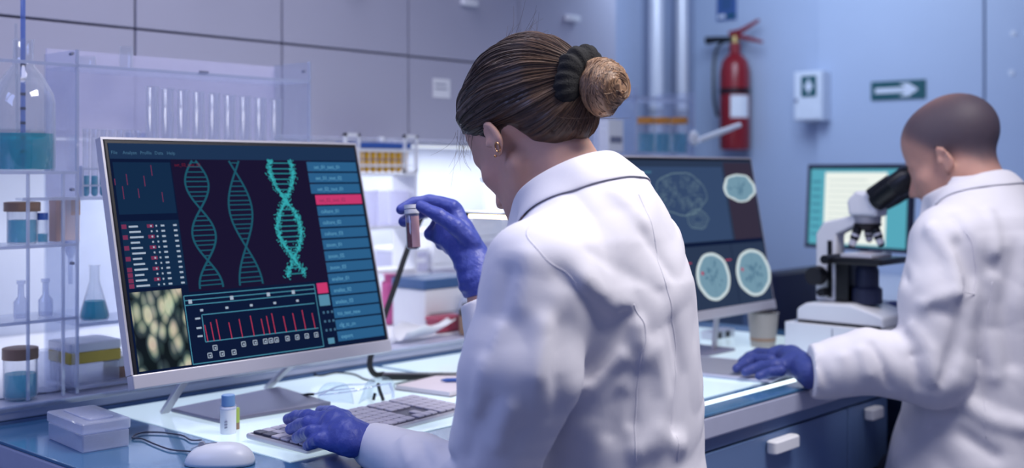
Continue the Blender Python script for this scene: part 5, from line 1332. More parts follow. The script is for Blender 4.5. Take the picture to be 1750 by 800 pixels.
L_FOLD = [
    (PL((1000, 480), (1040, 520), (1065, 522)), 0.005, 0.020), (PL((960, 470), (1010, 520), (1040, 560)), -0.006, 0.016),
    (PL((1068, 540), (1040, 590), (1005, 640)), -0.014, 0.009),
    (PL((1088, 560), (1095, 610), (1075, 660)), 0.006, 0.018), (PL((1060, 610), (1030, 640), (1010, 660)), 0.006, 0.014),
    (PL((1080, 640), (1060, 690), (1045, 740)), -0.007, 0.013), (PL((1090, 600), (1085, 660), (1080, 720)), -0.005, 0.010),
    (PL((1150, 560), (1165, 640), (1150, 740)), -0.006, 0.014), (PL((1120, 600), (1135, 680), (1120, 760)), 0.005, 0.020),
    (PL((1160, 760), (1120, 740), (1090, 770)), 0.006, 0.018), (PL((960, 560), (950, 640), (955, 700)), -0.006, 0.020), (PL((930, 560), (920, 640)), 0.006, 0.022),
    (PL((870, 470), (850, 540), (830, 600)), -0.005, 0.016), (PL((850, 560), (825, 640), (815, 700)), 0.005, 0.016), (PL((900, 440), (890, 520)), 0.004, 0.022),
    (PL((840, 690), (810, 740), (800, 780)), -0.006, 0.014), (PL((870, 700), (850, 760)), 0.006, 0.016), (PL((760, 760), (775, 790)), -0.006, 0.010), (PL((720, 755), (735, 795)), -0.004, 0.010), (PL((690, 750), (700, 790)), 0.004, 0.012),
    (PL((980, 330), (1020, 380), (1040, 440)), -0.003, 0.016), (PL((1100, 400), (1150, 470)), -0.004, 0.014), (PL((1050, 330), (1100, 380)), 0.003, 0.016),
    (PL((1010, 430), (1080, 470), (1130, 500)), -0.003, 0.014)]
def w_coat(P):
    d = w_coat0(P)+creases(P, L_FOLD)
    lo_ = np.clip((1.20-P[:, 2])/0.25, 0.15, 1)
    RR = np.array([[0.3, 0.8, 0.5], [0.45, -0.6, 0.66], [-0.84, 0.0, 0.54]], F32).T
    return d-0.0055*lo_*rumple(P, RR, 20)-0.0022*rumple(P, RR, 44)+0.0010*nse(P, 26, 0.4)
def w_coat_cut(P):
    d = w_coat(P)
    ax_ = V3(0.002, 0.08, 0.10); ax_ /= np.linalg.norm(ax_)
    hole = np.minimum(cap(P, (1.295, 1.075, 1.315), (1.30, 1.15, 1.44), 0.060, 0.07), cap(P, (1.295, 1.10, 1.28), (1.30, 1.17, 1.36), 0.048, 0.05))
    d = smax(d, -hole, 0.006)
    for w_, dr in ((WRL, WRL-ELL), (WRR, WRR-ELR)):                     # sleeves end square at the wrists
        dr = dr/np.linalg.norm(dr); d = np.maximum(d, np.where(np.linalg.norm(P-w_, axis=1) < 0.10, (P-(w_+dr*0.010)) @ dr, -1))
    return d
coat = sculpt('lab_coat', w_coat_cut, (0.95, 0.70, 0.38), (1.58, 1.46, 1.38), 0.0042, 'coat', wo, wbase, 1)
def seam(pts, par=coat, f=w_coat, base=wbase, off=-0.0002, r=0.0009):
    c = curve_on(f, [Vector(q) for q in pts], off); me = MB().tube([Vector(q)-Vector(base) for q in c], r, 5).mesh('seam', 'seam_thread', True); return link('seam', me, par)
seam(PL((1092, 330), (1112, 380), (1126, 430), (1138, 480), (1148, 530), (1158, 590), (1160, 650), (1152, 720), (1156, 790)))
seam(PL((1082, 520), (1095, 560), (1094, 620), (1085, 700), (1086, 790)))
seam(PL((925, 372), (900, 400), (930, 440), (975, 475), (1005, 520), (1030, 565)))
# collar: a stand round the neck that folds over
def collar(center, tilt, rx, ry, hb, hf, out, span, n, thick, name, par, base, cloth=None):
    R = Matrix.Rotation(math.radians(tilt), 3, 'X'); c = Vector(center); vs = []; fs = []
    for i in range(n+1):
        th = math.radians(-span+2*span*i/n); k = abs(math.degrees(th))/span          # th = 0 at the nape
        r_ = Vector((rx*math.sin(th), -ry*math.cos(th), 0)); nrm = Vector((math.sin(th)/rx, -math.cos(th)/ry, 0)).normalized()
        hh = hb+(hf-hb)*k**1.5; oo = out*(1+0.9*k*k)
        prof = [(r_*0.97, -0.030), (r_*1.0, -0.004), (r_+nrm*0.004, 0.006), (r_+nrm*0.010, 0.004), (r_+nrm*(oo*0.5), -hh*0.42), (r_+nrm*oo, -hh)]
        row = [c+R @ (q+Vector((0, 0, z))) for q, z in prof]
        if cloth is not None:                                   # the fall of the collar lies on the coat
            for j_, o_f in ((4, 0.009), (5, 0.0032)):
                p_ = np.array([tuple(row[j_])], F32)
                if cloth(p_)[0] < 0.03: row[j_] = Vector(snap(cloth, p_, o_f)[0].tolist())
        vs += row
    m_ = 6
    for i in range(n):
        for j in range(m_-1): fs.append((i*m_+j, (i+1)*m_+j, (i+1)*m_+j+1, i*m_+j+1))
    mb = MB().add([v-Vector(base) for v in vs], fs); o_ = mb.build(name, 'coat', par, smooth=True, flat_angle=False)
    s_ = o_.modifiers.new('thick', 'SOLIDIFY'); s_.thickness = thick; s_.offset = 0
    sb = o_.modifiers.new('soft', 'SUBSURF'); sb.levels = 2; sb.render_levels = 2
    return o_
collar((1.284, 1.070, 1.337), -27, 0.062, 0.078, 0.046, 0.066, 0.031, 150, 28, 0.004, 'collar', coat, wbase, w_coat)
# --- gloves
def Q(u, v, f): return np.array(at(u, v, f=f), F32)
RH_w = Q(820, 480, 2.03)
rf = [([Q(772, 352, 2.070), Q(735, 343, 2.085), Q(708, 347, 2.090), Q(686, 358, 2.082)], [0.0130, 0.0118, 0.0110, 0.0098]),
      ([Q(768, 366, 2.092), Q(732, 358, 2.108), Q(707, 368, 2.104), Q(690, 379, 2.094)], [0.0130, 0.0120, 0.0110, 0.0098]),
      ([Q(776, 384, 2.100), Q(748, 384, 2.118), Q(735, 400, 2.105), Q(752, 410, 2.085)], [0.0130, 0.0120, 0.0110, 0.0100]),
      ([Q(786, 402, 2.100), Q(762, 404, 2.112), Q(754, 417, 2.100), Q(768, 424, 2.085)], [0.0120, 0.0110, 0.0105, 0.0095])]
rth = ([Q(806, 412, 2.030), Q(780, 388, 2.020), Q(750, 368, 2.022), Q(719, 352, 2.030)], [0.0170, 0.0150, 0.0128, 0.0098])
def rglove(P):
    d = hand(P, RH_w, [Q(805, 440, 2.045), Q(790, 400, 2.065), Q(775, 362, 2.078)], rf, rth, 0.035, 0.005)
    d = smin(d, cap(P, Q(802, 432, 2.06), Q(764, 388, 2.085), 0.028, 0.022), 0.018)
    d = smin(d, cap(P, Q(800, 440, 2.05), Q(770, 410, 2.075), 0.022, 0.016), 0.015)
    d = smin(d, cap(P, RH_w, Q(812, 455, 2.038), 0.037, 0.033), 0.01)
    cut = Q(824, 505, 2.025); dr = RH_w-cut; dr /= np.linalg.norm(dr)
    d = np.maximum(d, (cut-P) @ dr)
    wr = np.linalg.norm(P-RH_w, axis=1)
    return d+0.0012*np.sin(((P-RH_w) @ dr)*330+6*np.sin(P[:, 0]*60))*np.exp(-(wr/0.05)**2)+0.0005*nse(P, 140)
gr = sculpt('glove', rglove, (1.27, 1.33, 1.12), (1.52, 1.66, 1.34), 0.0024, 'glove', wo, wbase, 1)
def Z(u, v, z): return np.array(at(u, v, z=z), F32)
LW = WRL+V3(0.004, 0.012, 0.0)
lf = [([Z(553, 718, 0.952), Z(525, 712, 0.950), Z(506, 713, 0.942), Z(493, 717, 0.934)], [0.0125, 0.0115, 0.0108, 0.0095]),
      ([Z(553, 732, 0.950), Z(528, 724, 0.952), Z(511, 727, 0.942), Z(497, 733, 0.931)], [0.0125, 0.0118, 0.0108, 0.0095]),
      ([Z(556, 744, 0.946), Z(533, 738, 0.950), Z(519, 742, 0.940), Z(508, 748, 0.929)], [0.0120, 0.0110, 0.0100, 0.0090]),
      ([Z(565, 756, 0.940), Z(546, 752, 0.944), Z(534, 757, 0.935), Z(526, 762, 0.927)], [0.0110, 0.0100, 0.0092, 0.0085])]
lth = ([Z(606, 735, 0.945), Z(588, 716, 0.945), Z(568, 706, 0.940), Z(548, 703, 0.932)], [0.0160, 0.0145, 0.0125, 0.0100])
def lglove(P):
    d = hand(P, LW, [Z(598, 745, 0.948), Z(575, 728, 0.954), Z(555, 722, 0.952)], lf, lth, 0.030, 0.004)
    d = smin(d, cap(P, Z(600, 755, 0.944), Z(565, 746, 0.944), 0.019, 0.015), 0.02)
    dr = Z(598, 745, 0.948)-LW; dr /= np.linalg.norm(dr); cut = LW-dr*0.035
    d = np.maximum(d, (cut-P) @ dr); wr = np.linalg.norm(P-LW, axis=1)
    return d+0.0013*np.sin(((P-LW) @ dr)*300+5*np.sin(P[:, 0]*70))*np.exp(-(wr/0.05)**2)+0.0005*nse(P, 140)
gl_ = sculpt('glove', lglove, (1.06, 1.30, 0.89), (1.30, 1.70, 0.99), 0.0024, 'glove', wo, wbase, 1)
# --- hair
def hairline(q):
    az = np.degrees(np.arctan2(np.abs(q[:, 0]), q[:, 1]+0.01))
    return np.interp(az, [0, 25, 45, 62, 78, 90, 104, 120, 150, 180], [0.084, 0.074, 0.052, 0.022, -0.004, 0.006, 0.004, -0.032, -0.056, -0.062]).astype(F32)
TIE = V3(*(wl(V3(1.300, 1.077, 1.478)[None])[0])); BUN = V3(*(wl(V3(1.300, 1.018, 1.474)[None])[0]))
HC = V3(0, -0.012, 0.048); HA = (TIE-HC)/np.linalg.norm(TIE-HC); HX = np.cross(HA, V3(1, 0, 0)); HX /= np.linalg.norm(HX); HY = np.cross(HA, HX)
def comb(q):
    """combed direction: angle round the axis through the hair tie, and the angle away from it"""
    v = q-HC; return np.arctan2(v @ HY, v @ HX), np.arccos(np.clip((v @ HA)/np.maximum(np.linalg.norm(v, axis=1), 1e-5), -1, 1))
def hair_l(q):
    d = smin(elli(q, (0, -0.020, 0.054), (0.0865, 0.1105, 0.0965)), elli(q, (0, 0.026, 0.050), (0.074, 0.076, 0.080)), 0.03)
    d = smin(d, elli(q, (0, -0.060, -0.018), (0.062, 0.058, 0.050)), 0.03)
    d = smin(d, cap(q, TIE*0.80+V3(0, -0.0, 0.01), TIE, 0.050, 0.026), 0.045)
    ang, th = comb(q)
    g = 0.0012*np.sin(ang*46+3*np.sin(ang*7))+0.0009*np.sin(ang*83+2*np.sin(th*5))+0.0018*np.sin(ang*15+th*1.2)
    d = d+g*np.clip(np.sin(th)*1.2, 0.1, 1)
    hl = hairline(q); d = d+0.0075*np.exp(-(np.clip(q[:, 2]-hl, 0, 1)/0.020)**2)
    return smax(d, (hl-q[:, 2])*0.8, 0.004)
rng = np.random.default_rng(3)
def hair_tone(Vt):
    ang, th = comb(wl(Vt.astype(F32)))
    t = 0.30+0.16*np.sin(ang*31+2*np.sin(ang*5))+0.12*np.sin(ang*71+th*2)+0.14*np.sin(th*2.4-0.6)
    t = np.clip(t, 0, 1); return np.stack([t, t, t], 1)
hair = sculpt('hair', lambda P: hair_l(wl(P)), (1.18, 1.02, 1.33), (1.42, 1.31, 1.60), 0.003, 'hair', wo, wbase, 1, hair_tone)
NS, NP = 2200, 18; az = rng.uniform(-math.pi, math.pi, NS); t0 = rng.uniform(0.35, 2.75, NS); t1 = np.maximum(0.16, t0-rng.uniform(0.5, 2.2, NS))
th = t0[:, None]+(t1-t0)[:, None]*np.linspace(0, 1, NP)[None]; aa = az[:, None]+0.03*np.sin(th*3+az[:, None]*9)
dv = np.cos(th)[..., None]*HA+(np.sin(th)*np.cos(aa))[..., None]*HX+(np.sin(th)*np.sin(aa))[..., None]*HY
dv = dv.reshape(-1, 3).astype(F32); lo_, hi_ = np.full(len(dv), 0.03, F32), np.full(len(dv), 0.20, F32)
for _ in range(14):
    md = (lo_+hi_)/2; ins = hair_l(HC+dv*md[:, None]) < 0; lo_ = np.where(ins, md, lo_); hi_ = np.where(ins, hi_, md)
c = HC+dv*(lo_+np.repeat(rng.uniform(-0.0006, 0.0007, NS), NP))[:, None]
ok = (c[:, 2] > hairline(c.astype(F32))+0.004).reshape(NS, NP); c = wg(c).reshape(NS, NP, 3)
paths, rad, tone = [], [], []
for k in range(NS):
    m_ = ok[k]; first = NP if not m_.any() else int(np.argmax(m_))
    if NP-first < 5 or not m_[first:].all(): continue
    p_ = c[k, first:]; paths.append(p_); r_ = rng.uniform(0.0003, 0.0007); rad.append([r_*min(1, 0.3+0.25*q_, 0.3+0.25*(len(p_)-1-q_)) for q_ in range(len(p_))])
    tone.append(float(np.clip(rng.normal(0.34+0.14*math.sin(th[k, first:].mean()*2.4-0.6), 0.20), 0, 1)))
# fly-away wisps
for i in range(70):
    if i < 26: p0 = V3(rng.uniform(-0.045, 0.045), rng.uniform(-0.085, -0.05), 0.118); dv = V3(rng.uniform(-0.3, 0.3), -0.75+rng.uniform(-0.3, 0.2), 0.35)
    elif i < 50: p0 = V3(-0.072+rng.uniform(-0.004, 0.004), 0.050+rng.uniform(-0.02, 0.02), 0.030+rng.uniform(0, 0.04)); dv = V3(-0.25, 0.5+rng.uniform(-0.3, 0.3), -0.8)
    else: p0 = V3(rng.uniform(-0.05, 0.05), -0.092, -0.035); dv = V3(rng.uniform(-0.4, 0.4), -0.7, -0.5+rng.uniform(-0.4, 0.4))
    L_ = rng.uniform(0.025, 0.055); bend = V3(*rng.normal(0, 0.35, 3)); t = np.linspace(0, 1, 8)[:, None]
    paths.append(wg(p0+dv*L_*t+bend*L_*t*t)); rad.append([0.00028*(1-0.6*k/7) for k in range(8)]); tone.append(0.5)
hs = strand_mesh(paths, rad, 'hair_strands', 'hair', hair, wbase, tone); hs['kind'] = 'stuff'
# bun: coiled locks
bl_, br_ = [], []
bx = np.array(TIE-BUN); bx /= np.linalg.norm(bx); side = np.array([1., 0, 0]); upv = np.cross(bx, side)
def bun_l(q):
    v = q-BUN; d = elli(v, (0, 0, 0), (0.034, 0.031, 0.035))
    d = smin(d, cap(v, (0, 0, 0), tuple((TIE-BUN)*0.6), 0.022, 0.018), 0.02)
    x = v @ side.astype(F32); y = v @ upv.astype(F32); z = v @ bx.astype(F32)
    an = np.arctan2(y, x); r_ = np.sqrt(x*x+y*y)
    sp = np.sin(an*2+r_*110+z*40); fine = np.sin(an*5+r_*330+z*200)
    d = smin(d, elli(v, tuple(-bx*0.002+np.array([0, 0.006, -0.014])), (0.031, 0.027, 0.026)), 0.01)
    return d-0.0042*sp*np.clip(r_/0.030, 0, 1)**1.5+0.0008*fine
def bun_tone(Vt):
    v = wl(Vt.astype(F32))-BUN; x = v @ side.astype(F32); y = v @ upv.astype(F32); z = v @ bx.astype(F32); an = np.arctan2(y, x); r_ = np.sqrt(x*x+y*y)
    t = np.clip(0.45+0.35*np.sin(an*2+r_*110+z*40)+0.2*np.sin(an*5+r_*330+z*200), 0, 1); return np.stack([t, t, t], 1)
bun = sculpt('hair_bun', lambda P: bun_l(wl(P)), (1.23, 0.95, 1.40), (1.37, 1.09, 1.55), 0.0024, 'hair_bun', hair, wbase, 1, bun_tone)
NB = 260; ph = rng.uniform(0, 6.28, NB)[:, None]; r0 = rng.uniform(0.010, 0.034, NB)[:, None]; tt = np.linspace(0, 1, 12)[None]; an = ph+tt*rng.uniform(1.5, 3.2, NB)[:, None]; zz_ = rng.uniform(-0.034, 0.02, NB)[:, None]+tt*rng.uniform(-0.01, 0.01, NB)[:, None]
c = BUN+(np.cos(an)*r0)[..., None]*side+(np.sin(an)*r0)[..., None]*upv+zz_[..., None]*bx
c = snap(bun_l, c.reshape(-1, 3).astype(F32), 0.0004)
bs = strand_mesh(list(wg(c).reshape(NB, 12, 3)), [[0.0006]*12]*NB, 'bun_strands', 'hair_bun', hair, wbase, list(np.clip(rng.normal(0.5, 0.3, NB), 0, 1))); bs['kind'] = 'stuff'
# scrunchie
def scr_l(q):
    v = q-(TIE*0.62+BUN*0.38); x = v @ side.astype(F32); y = v @ upv.astype(F32); z = v @ bx.astype(F32); an = np.arctan2(y, x); r_ = np.sqrt(x*x+y*y)
    ru = 0.0018*np.sin(an*9+2*np.sin(an*3))+0.0010*np.sin(an*23+z*90)
    return np.sqrt(((r_-0.033-ru)/1.3)**2+z*z)-0.0175-ru*0.4
sculpt('scrunchie', lambda P: scr_l(wl(P)), (1.22, 0.98, 1.39), (1.38, 1.12, 1.56), 0.0026, 'scrunchie', wo, wbase, 1)
# earrings, lashes, eyes
er0 = wg(V3(-0.0905, 0.002, -0.034)); er1 = wg(V3(-0.092, -0.010, -0.022)); 
ring_ = [Vector(wg(V3(-0.087+0.0015*math.cos(a), -0.008+0.006*math.cos(a), -0.024+0.0075*math.sin(a))))-Vector(wbase) for a in np.linspace(0, 6.283, 17)[:-1]]
MB().tube(ring_, 0.0011, 6, closed=True).build('earring', 'gold', wo, smooth=True)
MB().sphere(Vector(wg(V3(-0.0845, 0.0060, -0.0290)))-Vector(wbase), 0.0022, 8, 6).build('ear_stud', 'gold', wo, smooth=True)
for s in (-1, 1):
    mb = MB()
    for k in range(12):
        x = s*(0.020+0.002*k); a = wg(V3(x, 0.0905-0.0004*(k-3)**2*0.4, -0.002)); b_ = wg(V3(x+s*0.0015, 0.0965-0.0004*(k-3)**2*0.4, -0.0055)); c_ = wg(V3(x+s*0.003, 0.101-0.0004*(k-3)**2*0.4, -0.004))
        mb.tube([Vector(a)-Vector(wbase), Vector(b_)-Vector(wbase), Vector(c_)-Vector(wbase)], [0.0005, 0.0004, 0.0002], 4)
    o_ = mb.build('eyelashes', 'lash', wo); o_['kind'] = 'stuff'
    br = [Vector(wg(V3(s*x, y, z)))-Vector(wbase) for x, y, z in ((0.012, 0.099, 0.017), (0.025, 0.094, 0.021), (0.038, 0.084, 0.021), (0.047, 0.073, 0.017))]
    MB().tube(br, [0.0025, 0.003, 0.0025, 0.001], 6).build('eyebrow', 'lash', wo, smooth=True)
# trousers and shoes
def w_trous(P):
    d = None
    for s in (-1, 1):
        e = chain(P, [V3(1.27+s*0.085, 0.95, 0.62), V3(1.27+s*0.11, 1.34, 0.60), V3(1.27+s*0.11, 1.30, 0.18)], [0.084, 0.066, 0.050], 0.02); d = e if d is None else smin(d, e, 0.02)
    return np.maximum(d, 0.17-P[:, 2])
sculpt('trousers', w_trous, (1.0, 0.82, 0.14), (1.54, 1.46, 0.74), 0.008, 'trousers', wo, wbase, 2)
for s in (-1, 1): sculpt('shoe', lambda P, s=s: np.maximum(smin(chain(P, [V3(1.27+s*0.11, 1.28, 0.16), V3(1.27+s*0.11, 1.30, 0.13), V3(1.27+s*0.115, 1.44, 0.115)], [0.046, 0.044, 0.036]), elli(P, (1.27+s*0.113, 1.37, 0.10), (0.045, 0.12, 0.03)), 0.02), 0.085-P[:, 2]), (1.27+s*0.11-0.08, 1.18, 0.06), (1.27+s*0.11+0.09, 1.54, 0.24), 0.006, 'shoe', wo, wbase)
# stool
def stool(label, loc, h_, ring_z):
    t = thing('lab_stool', label, 'stool', loc)
    MB().lathe([(0, h_-0.06), (0.17, h_-0.06), (0.185, h_-0.045), (0.185, h_-0.015), (0.17, h_), (0, h_)], 28).build('seat', 'black', t, smooth=True)
    MB().cyl((0, 0, 0.05), (0, 0, h_-0.06), 0.025, n=14).build('post', 'steel', t, smooth=True)
    MB().tube([(0.2*math.cos(a), 0.2*math.sin(a), ring_z) for a in np.linspace(0, 6.283, 25)[:-1]], 0.010, 8, closed=True).build('foot_ring', 'steel', t, smooth=True)
    for k in range(5):
        a = 2*math.pi*k/5; MB().tube([(0, 0, 0.08), (0.25*math.cos(a), 0.25*math.sin(a), 0.02)], [0.02, 0.014], 8).build('leg', 'black', t)
        if k < 3: MB().cyl((0, 0, ring_z), (0.2*math.cos(a), 0.2*math.sin(a), ring_z), 0.007, n=6).build('spoke', 'steel', t)
stool('round black lab stool under the seated woman', (1.27, 0.93, 0), 0.535, 0.25)
# blood vial in her right hand
vt = at(703, 350, f=2.058); vb = at(707, 427, f=2.052); ax = (vt-vb); hv = ax.length
v = thing('blood_vial', 'small vial of dark red blood with white cap in gloved fingers', 'vial', vb)
v.rotation_mode = 'QUATERNION'; v.rotation_quaternion = ax.to_track_quat('Z', 'Y')
rv = 0.0118
MB().lathe([(0, 0), (rv*0.7, 0.0005), (rv, 0.004), (rv, hv*0.80), (rv*0.9, hv*0.82)], 20).build('glass', 'glass', v, smooth=True)
MB().lathe([(0, 0.0015), (rv*0.66, 0.002), (rv*0.93, 0.005), (rv*0.93, hv*0.60), (0, hv*0.60)], 20).build('blood', 'blood', v, smooth=True)
MB().lathe([(rv*1.04, hv*0.80), (rv*1.10, hv*0.80), (rv*1.10, hv*0.89), (rv*0.8, hv*0.90), (rv*0.8, hv*0.915), (rv*1.1, hv*0.92), (rv*1.1, hv), (0, hv)], 20).build('cap', 'white_plastic', v, smooth=True)
mat('vial_label', rgb(214, 170, 176), 0.7)
inv = v.rotation_quaternion.inverted().to_matrix(); tc_ = inv @ Vector((-FWD[0]+1.1*RGT[0], -FWD[1]+1.1*RGT[1], 0)); a0 = math.atan2(tc_.y, tc_.x)
vs, fs = [], []
for i in range(9):
    a = a0+math.radians(-52+i*13)
    for z in (hv*0.06, hv*0.74): vs.append((rv*1.03*math.cos(a), rv*1.03*math.sin(a), z))
for i in range(8): fs.append((2*i, 2*i+2, 2*i+3, 2*i+1))
MB().add(vs, fs).build('label', 'vial_label', v, smooth=True)
# ------------------------------------------------------------------ the man at the microscope
MS = 1.035
def mw(x, y, z): return V3(x*MS, y*MS, EYE+(z-EYE)*MS)
NO = mw(2.538, 1.008, 1.380); NR = frame(4, 24)
def nl_(P): return (P-NO) @ NR
def ng(q): return np.asarray(q, F32) @ NR.T+NO
mbase = (float(mw(2.47, 0.93, 0)[0]), float(mw(2.47, 0.93, 0)[1]), 0.0)
mo = thing('person', 'bald man in white lab coat looking into the microscope', 'person', mbase)
NSL, NSR = mw(2.335, 0.940, 1.205), mw(2.70, 0.93, 1.215)
NEL, NWL = mw(2.285, 0.950, 0.955), mw(2.140, 1.130, 0.950)
NER, NWR = mw(2.80, 1.05, 1.00), mw(2.74, 1.20, 1.00)
TX, TY = float(mw(2.515, 0.9, 0)[0]), float(mw(2.5, 0.905, 0)[1])
def n_body(P):
    d = head_sdf(nl_(P), True)
    nk = smin(cap(P, mw(2.53, 0.92, 1.24), mw(2.535, 0.972, 1.35), 0.066, 0.062), cap(P, mw(2.52, 0.99, 1.27), mw(2.52, 1.04, 1.33), 0.045, 0.04), 0.03)
    d = smin(d, nk, 0.03)
    d = smin(d, loft(P, [(0.58, TX, TY, 0.17, 0.12), (0.9, TX, TY, 0.15, 0.10), (1.15, TX, TY, 0.17, 0.10), (1.25, TX, TY+0.01, 0.12, 0.08), (1.29, TX, TY+0.02, 0.06, 0.06)], 1.29, 0.58), 0.03)
    d = smin(d, chain(P, [NSL, NEL, NWL], [0.052, 0.042, 0.028]), 0.03); d = smin(d, chain(P, [NSR, NER, NWR, NWR+V3(0.0, 0.09, 0.0)], [0.052, 0.042, 0.028, 0.022]), 0.03)
    for s in (-1, 1): d = smin(d, chain(P, [V3(TX+s*0.1, TY, 0.64), V3(TX+0.17+s*0.085, TY+0.34, 0.60), V3(TX+0.17+s*0.085, TY+0.30, 0.16)], [0.08, 0.06, 0.04]), 0.03)
    return d
def n_tone(Vt):
    q = nl_(Vt.astype(F32))/1.05; c = np.ones((len(q), 3))
    az = np.degrees(np.arctan2(np.abs(q[:, 0]), q[:, 1]+0.01)); hl = np.interp(az, [0, 30, 55, 75, 92, 110, 140, 180], [0.098, 0.085, 0.050, 0.015, 0.0, -0.005, -0.035, -0.045])
    s = 1/(1+np.exp(-(q[:, 2]-hl)/0.008)); s *= (q[:, 2] > -0.06)
    crown = np.exp(-((q[:, 0]/0.055)**2+((q[:, 1]+0.02)/0.075)**2+((q[:, 2]-0.14)/0.03)**2)); s = s*(1-0.5*crown)
    ear = (np.abs(q[:, 0]) > 0.080); s[ear] = 0
    return c*(1-s[:, None]*np.array([0.84, 0.78, 0.64]))
sculpt('body', n_body, (2.08, 0.66, 0.05), (3.00, 1.45, 1.56), 0.006, 'skin_man', mo, mbase, 2, n_tone)
def n_coat0(P):
    tor = loft(P, [(0.42, TX, TY+0.03, 0.30, 0.25), (0.62, TX, TY+0.03, 0.265, 0.21), (0.80, TX, TY+0.02, 0.235, 0.175), (0.95, TX, TY+0.01, 0.205, 0.150), (1.10, TX, TY, 0.198, 0.135), (1.20, TX, TY, 0.19, 0.125), (1.26, TX, TY+0.01, 0.155, 0.105), (1.30, TX, TY+0.025, 0.11, 0.085), (1.335, TX, TY+0.04, 0.078, 0.07)], 1.34, 0.42, 2.3)
    tor = smin(tor, cap(P, NSL+V3(0.03, 0, 0), mw(2.50, 0.93, 1.27), 0.068, 0.062), 0.05); tor = smin(tor, cap(P, NSR+V3(-0.03, 0, 0), mw(2.54, 0.93, 1.27), 0.068, 0.062), 0.05)
    sr = chain(P, [NSR, NER, NWR], [0.075, 0.066, 0.046], 0.02); d = smin(tor, sr, 0.03)
    sl = chain(P, [NSL, mw(2.30, 0.945, 1.10), NEL], [0.078, 0.078, 0.076], 0.02); sl = smin(sl, chain(P, [NEL, mw(2.21, 1.05, 0.972), NWL], [0.074, 0.066, 0.058], 0.01), 0.02)
    k = np.interp(P[:, 2], [1.08, 1.22], [0.008, 0.045]).astype(F32)
    return smin(d, sl, k)
def PN(*uv): return [hit(n_coat0, u, v) for u, v in uv]
N_FOLD = [(PN((1640, 420), (1660, 470), (1650, 530), (1635, 590), (1610, 650)), -0.018, 0.015), (PN((1630, 370), (1655, 420), (1660, 470)), -0.006, 0.012),
          (PN((1590, 390), (1625, 440), (1640, 500)), 0.009, 0.018), (PN((1545, 470), (1600, 530), (1640, 545)), -0.007, 0.016), (PN((1520, 530), (1580, 520), (1630, 500)), 0.007, 0.016),
          (PN((1560, 560), (1590, 600), (1600, 650)), 0.010, 0.018), (PN((1520, 560), (1560, 610), (1570, 660)), -0.008, 0.014), (PN((1490, 590), (1510, 630), (1520, 660)), -0.007, 0.010),
          (PN((1470, 600), (1485, 640), (1480, 680)), 0.007, 0.012), (PN((1400, 620), (1415, 660)), -0.005, 0.010), (PN((1440, 610), (1455, 670)), 0.005, 0.012),
          (PN((1690, 480), (1680, 560), (1700, 640)), 0.008, 0.022), (PN((1740, 420), (1720, 520), (1730, 620)), -0.008, 0.020), (PN((1650, 690), (1700, 720), (1745, 730)), 0.010, 0.020), (PN((1640, 740), (1700, 780)), -0.008, 0.018),
          (PN((1690, 360), (1700, 430)), 0.005, 0.018), (PN((1530, 720), (1600, 730)), -0.006, 0.014)]
def n_coat(P): return n_coat0(P)+creases(P, N_FOLD)-0.006*np.clip((1.22-P[:, 2])/0.25, 0.2, 1)*rumple(P, np.array([[0.3, 0.8, 0.5], [0.45, -0.6, 0.66], [-0.84, 0.0, 0.54]], F32).T, 17)-0.002*rumple(P, np.eye(3), 40)
def n_coat_cut(P):
    d = n_coat(P)
    d = smax(d, -np.minimum(cap(P, mw(2.52, 0.985, 1.30), mw(2.52, 1.05, 1.42), 0.070, 0.08), cap(P, mw(2.52, 1.03, 1.25), mw(2.52, 1.10, 1.33), 0.05, 0.05)), 0.006)
    for w_, dr in ((NWL, NWL-NEL), (NWR, NWR-NER)):
        dr = dr/np.linalg.norm(dr); d = np.maximum(d, np.where(np.linalg.norm(P-w_, axis=1) < 0.12, (P-(w_+dr*0.012)) @ dr, -1))
    return d
mcoat = sculpt('lab_coat', n_coat_cut, (2.08, 0.58, 0.40), (3.06, 1.36, 1.36), 0.0055, 'coat', mo, mbase, 1)
collar(tuple(mw(2.52, 0.985, 1.318)), -22, 0.076, 0.082, 0.046, 0.060, 0.026, 150, 28, 0.004, 'collar', mcoat, mbase, n_coat)
seam(PN((1630, 372), (1655, 410), (1665, 460), (1655, 510)), mcoat, n_coat, mbase); seam(PN((1690, 480), (1684, 560), (1680, 650), (1685, 750)), mcoat, n_coat, mbase)
# gloved left hand flat on the tablet
gz = 0.924
def Zm(u, v, z): return np.array(at(u, v, z=z), F32)
NW = NWL+V3(-0.004, 0.008, -0.004)
mf = [([Zm(1318, 606, gz+0.018), Zm(1296, 604, gz+0.014), Zm(1280, 610, gz+0.006), Zm(1268, 618, gz)], [0.014, 0.013, 0.0115, 0.010]),
      ([Zm(1318, 616, gz+0.018), Zm(1292, 614, gz+0.014), Zm(1274, 621, gz+0.005), Zm(1259, 630, gz-0.001)], [0.014, 0.013, 0.0115, 0.010]),
      ([Zm(1324, 626, gz+0.014), Zm(1302, 626, gz+0.010), Zm(1286, 631, gz+0.003), Zm(1273, 636, gz-0.001)], [0.0135, 0.012, 0.011, 0.0095]),
      ([Zm(1334, 634, gz+0.010), Zm(1318, 636, gz+0.007), Zm(1306, 640, gz+0.001), Zm(1297, 643, gz-0.002)], [0.012, 0.011, 0.010, 0.009])]
mth = ([Zm(1352, 598, gz+0.016), Zm(1333, 592, gz+0.014), Zm(1316, 592, gz+0.008), Zm(1301, 595, gz+0.002)], [0.017, 0.015, 0.013, 0.0105])
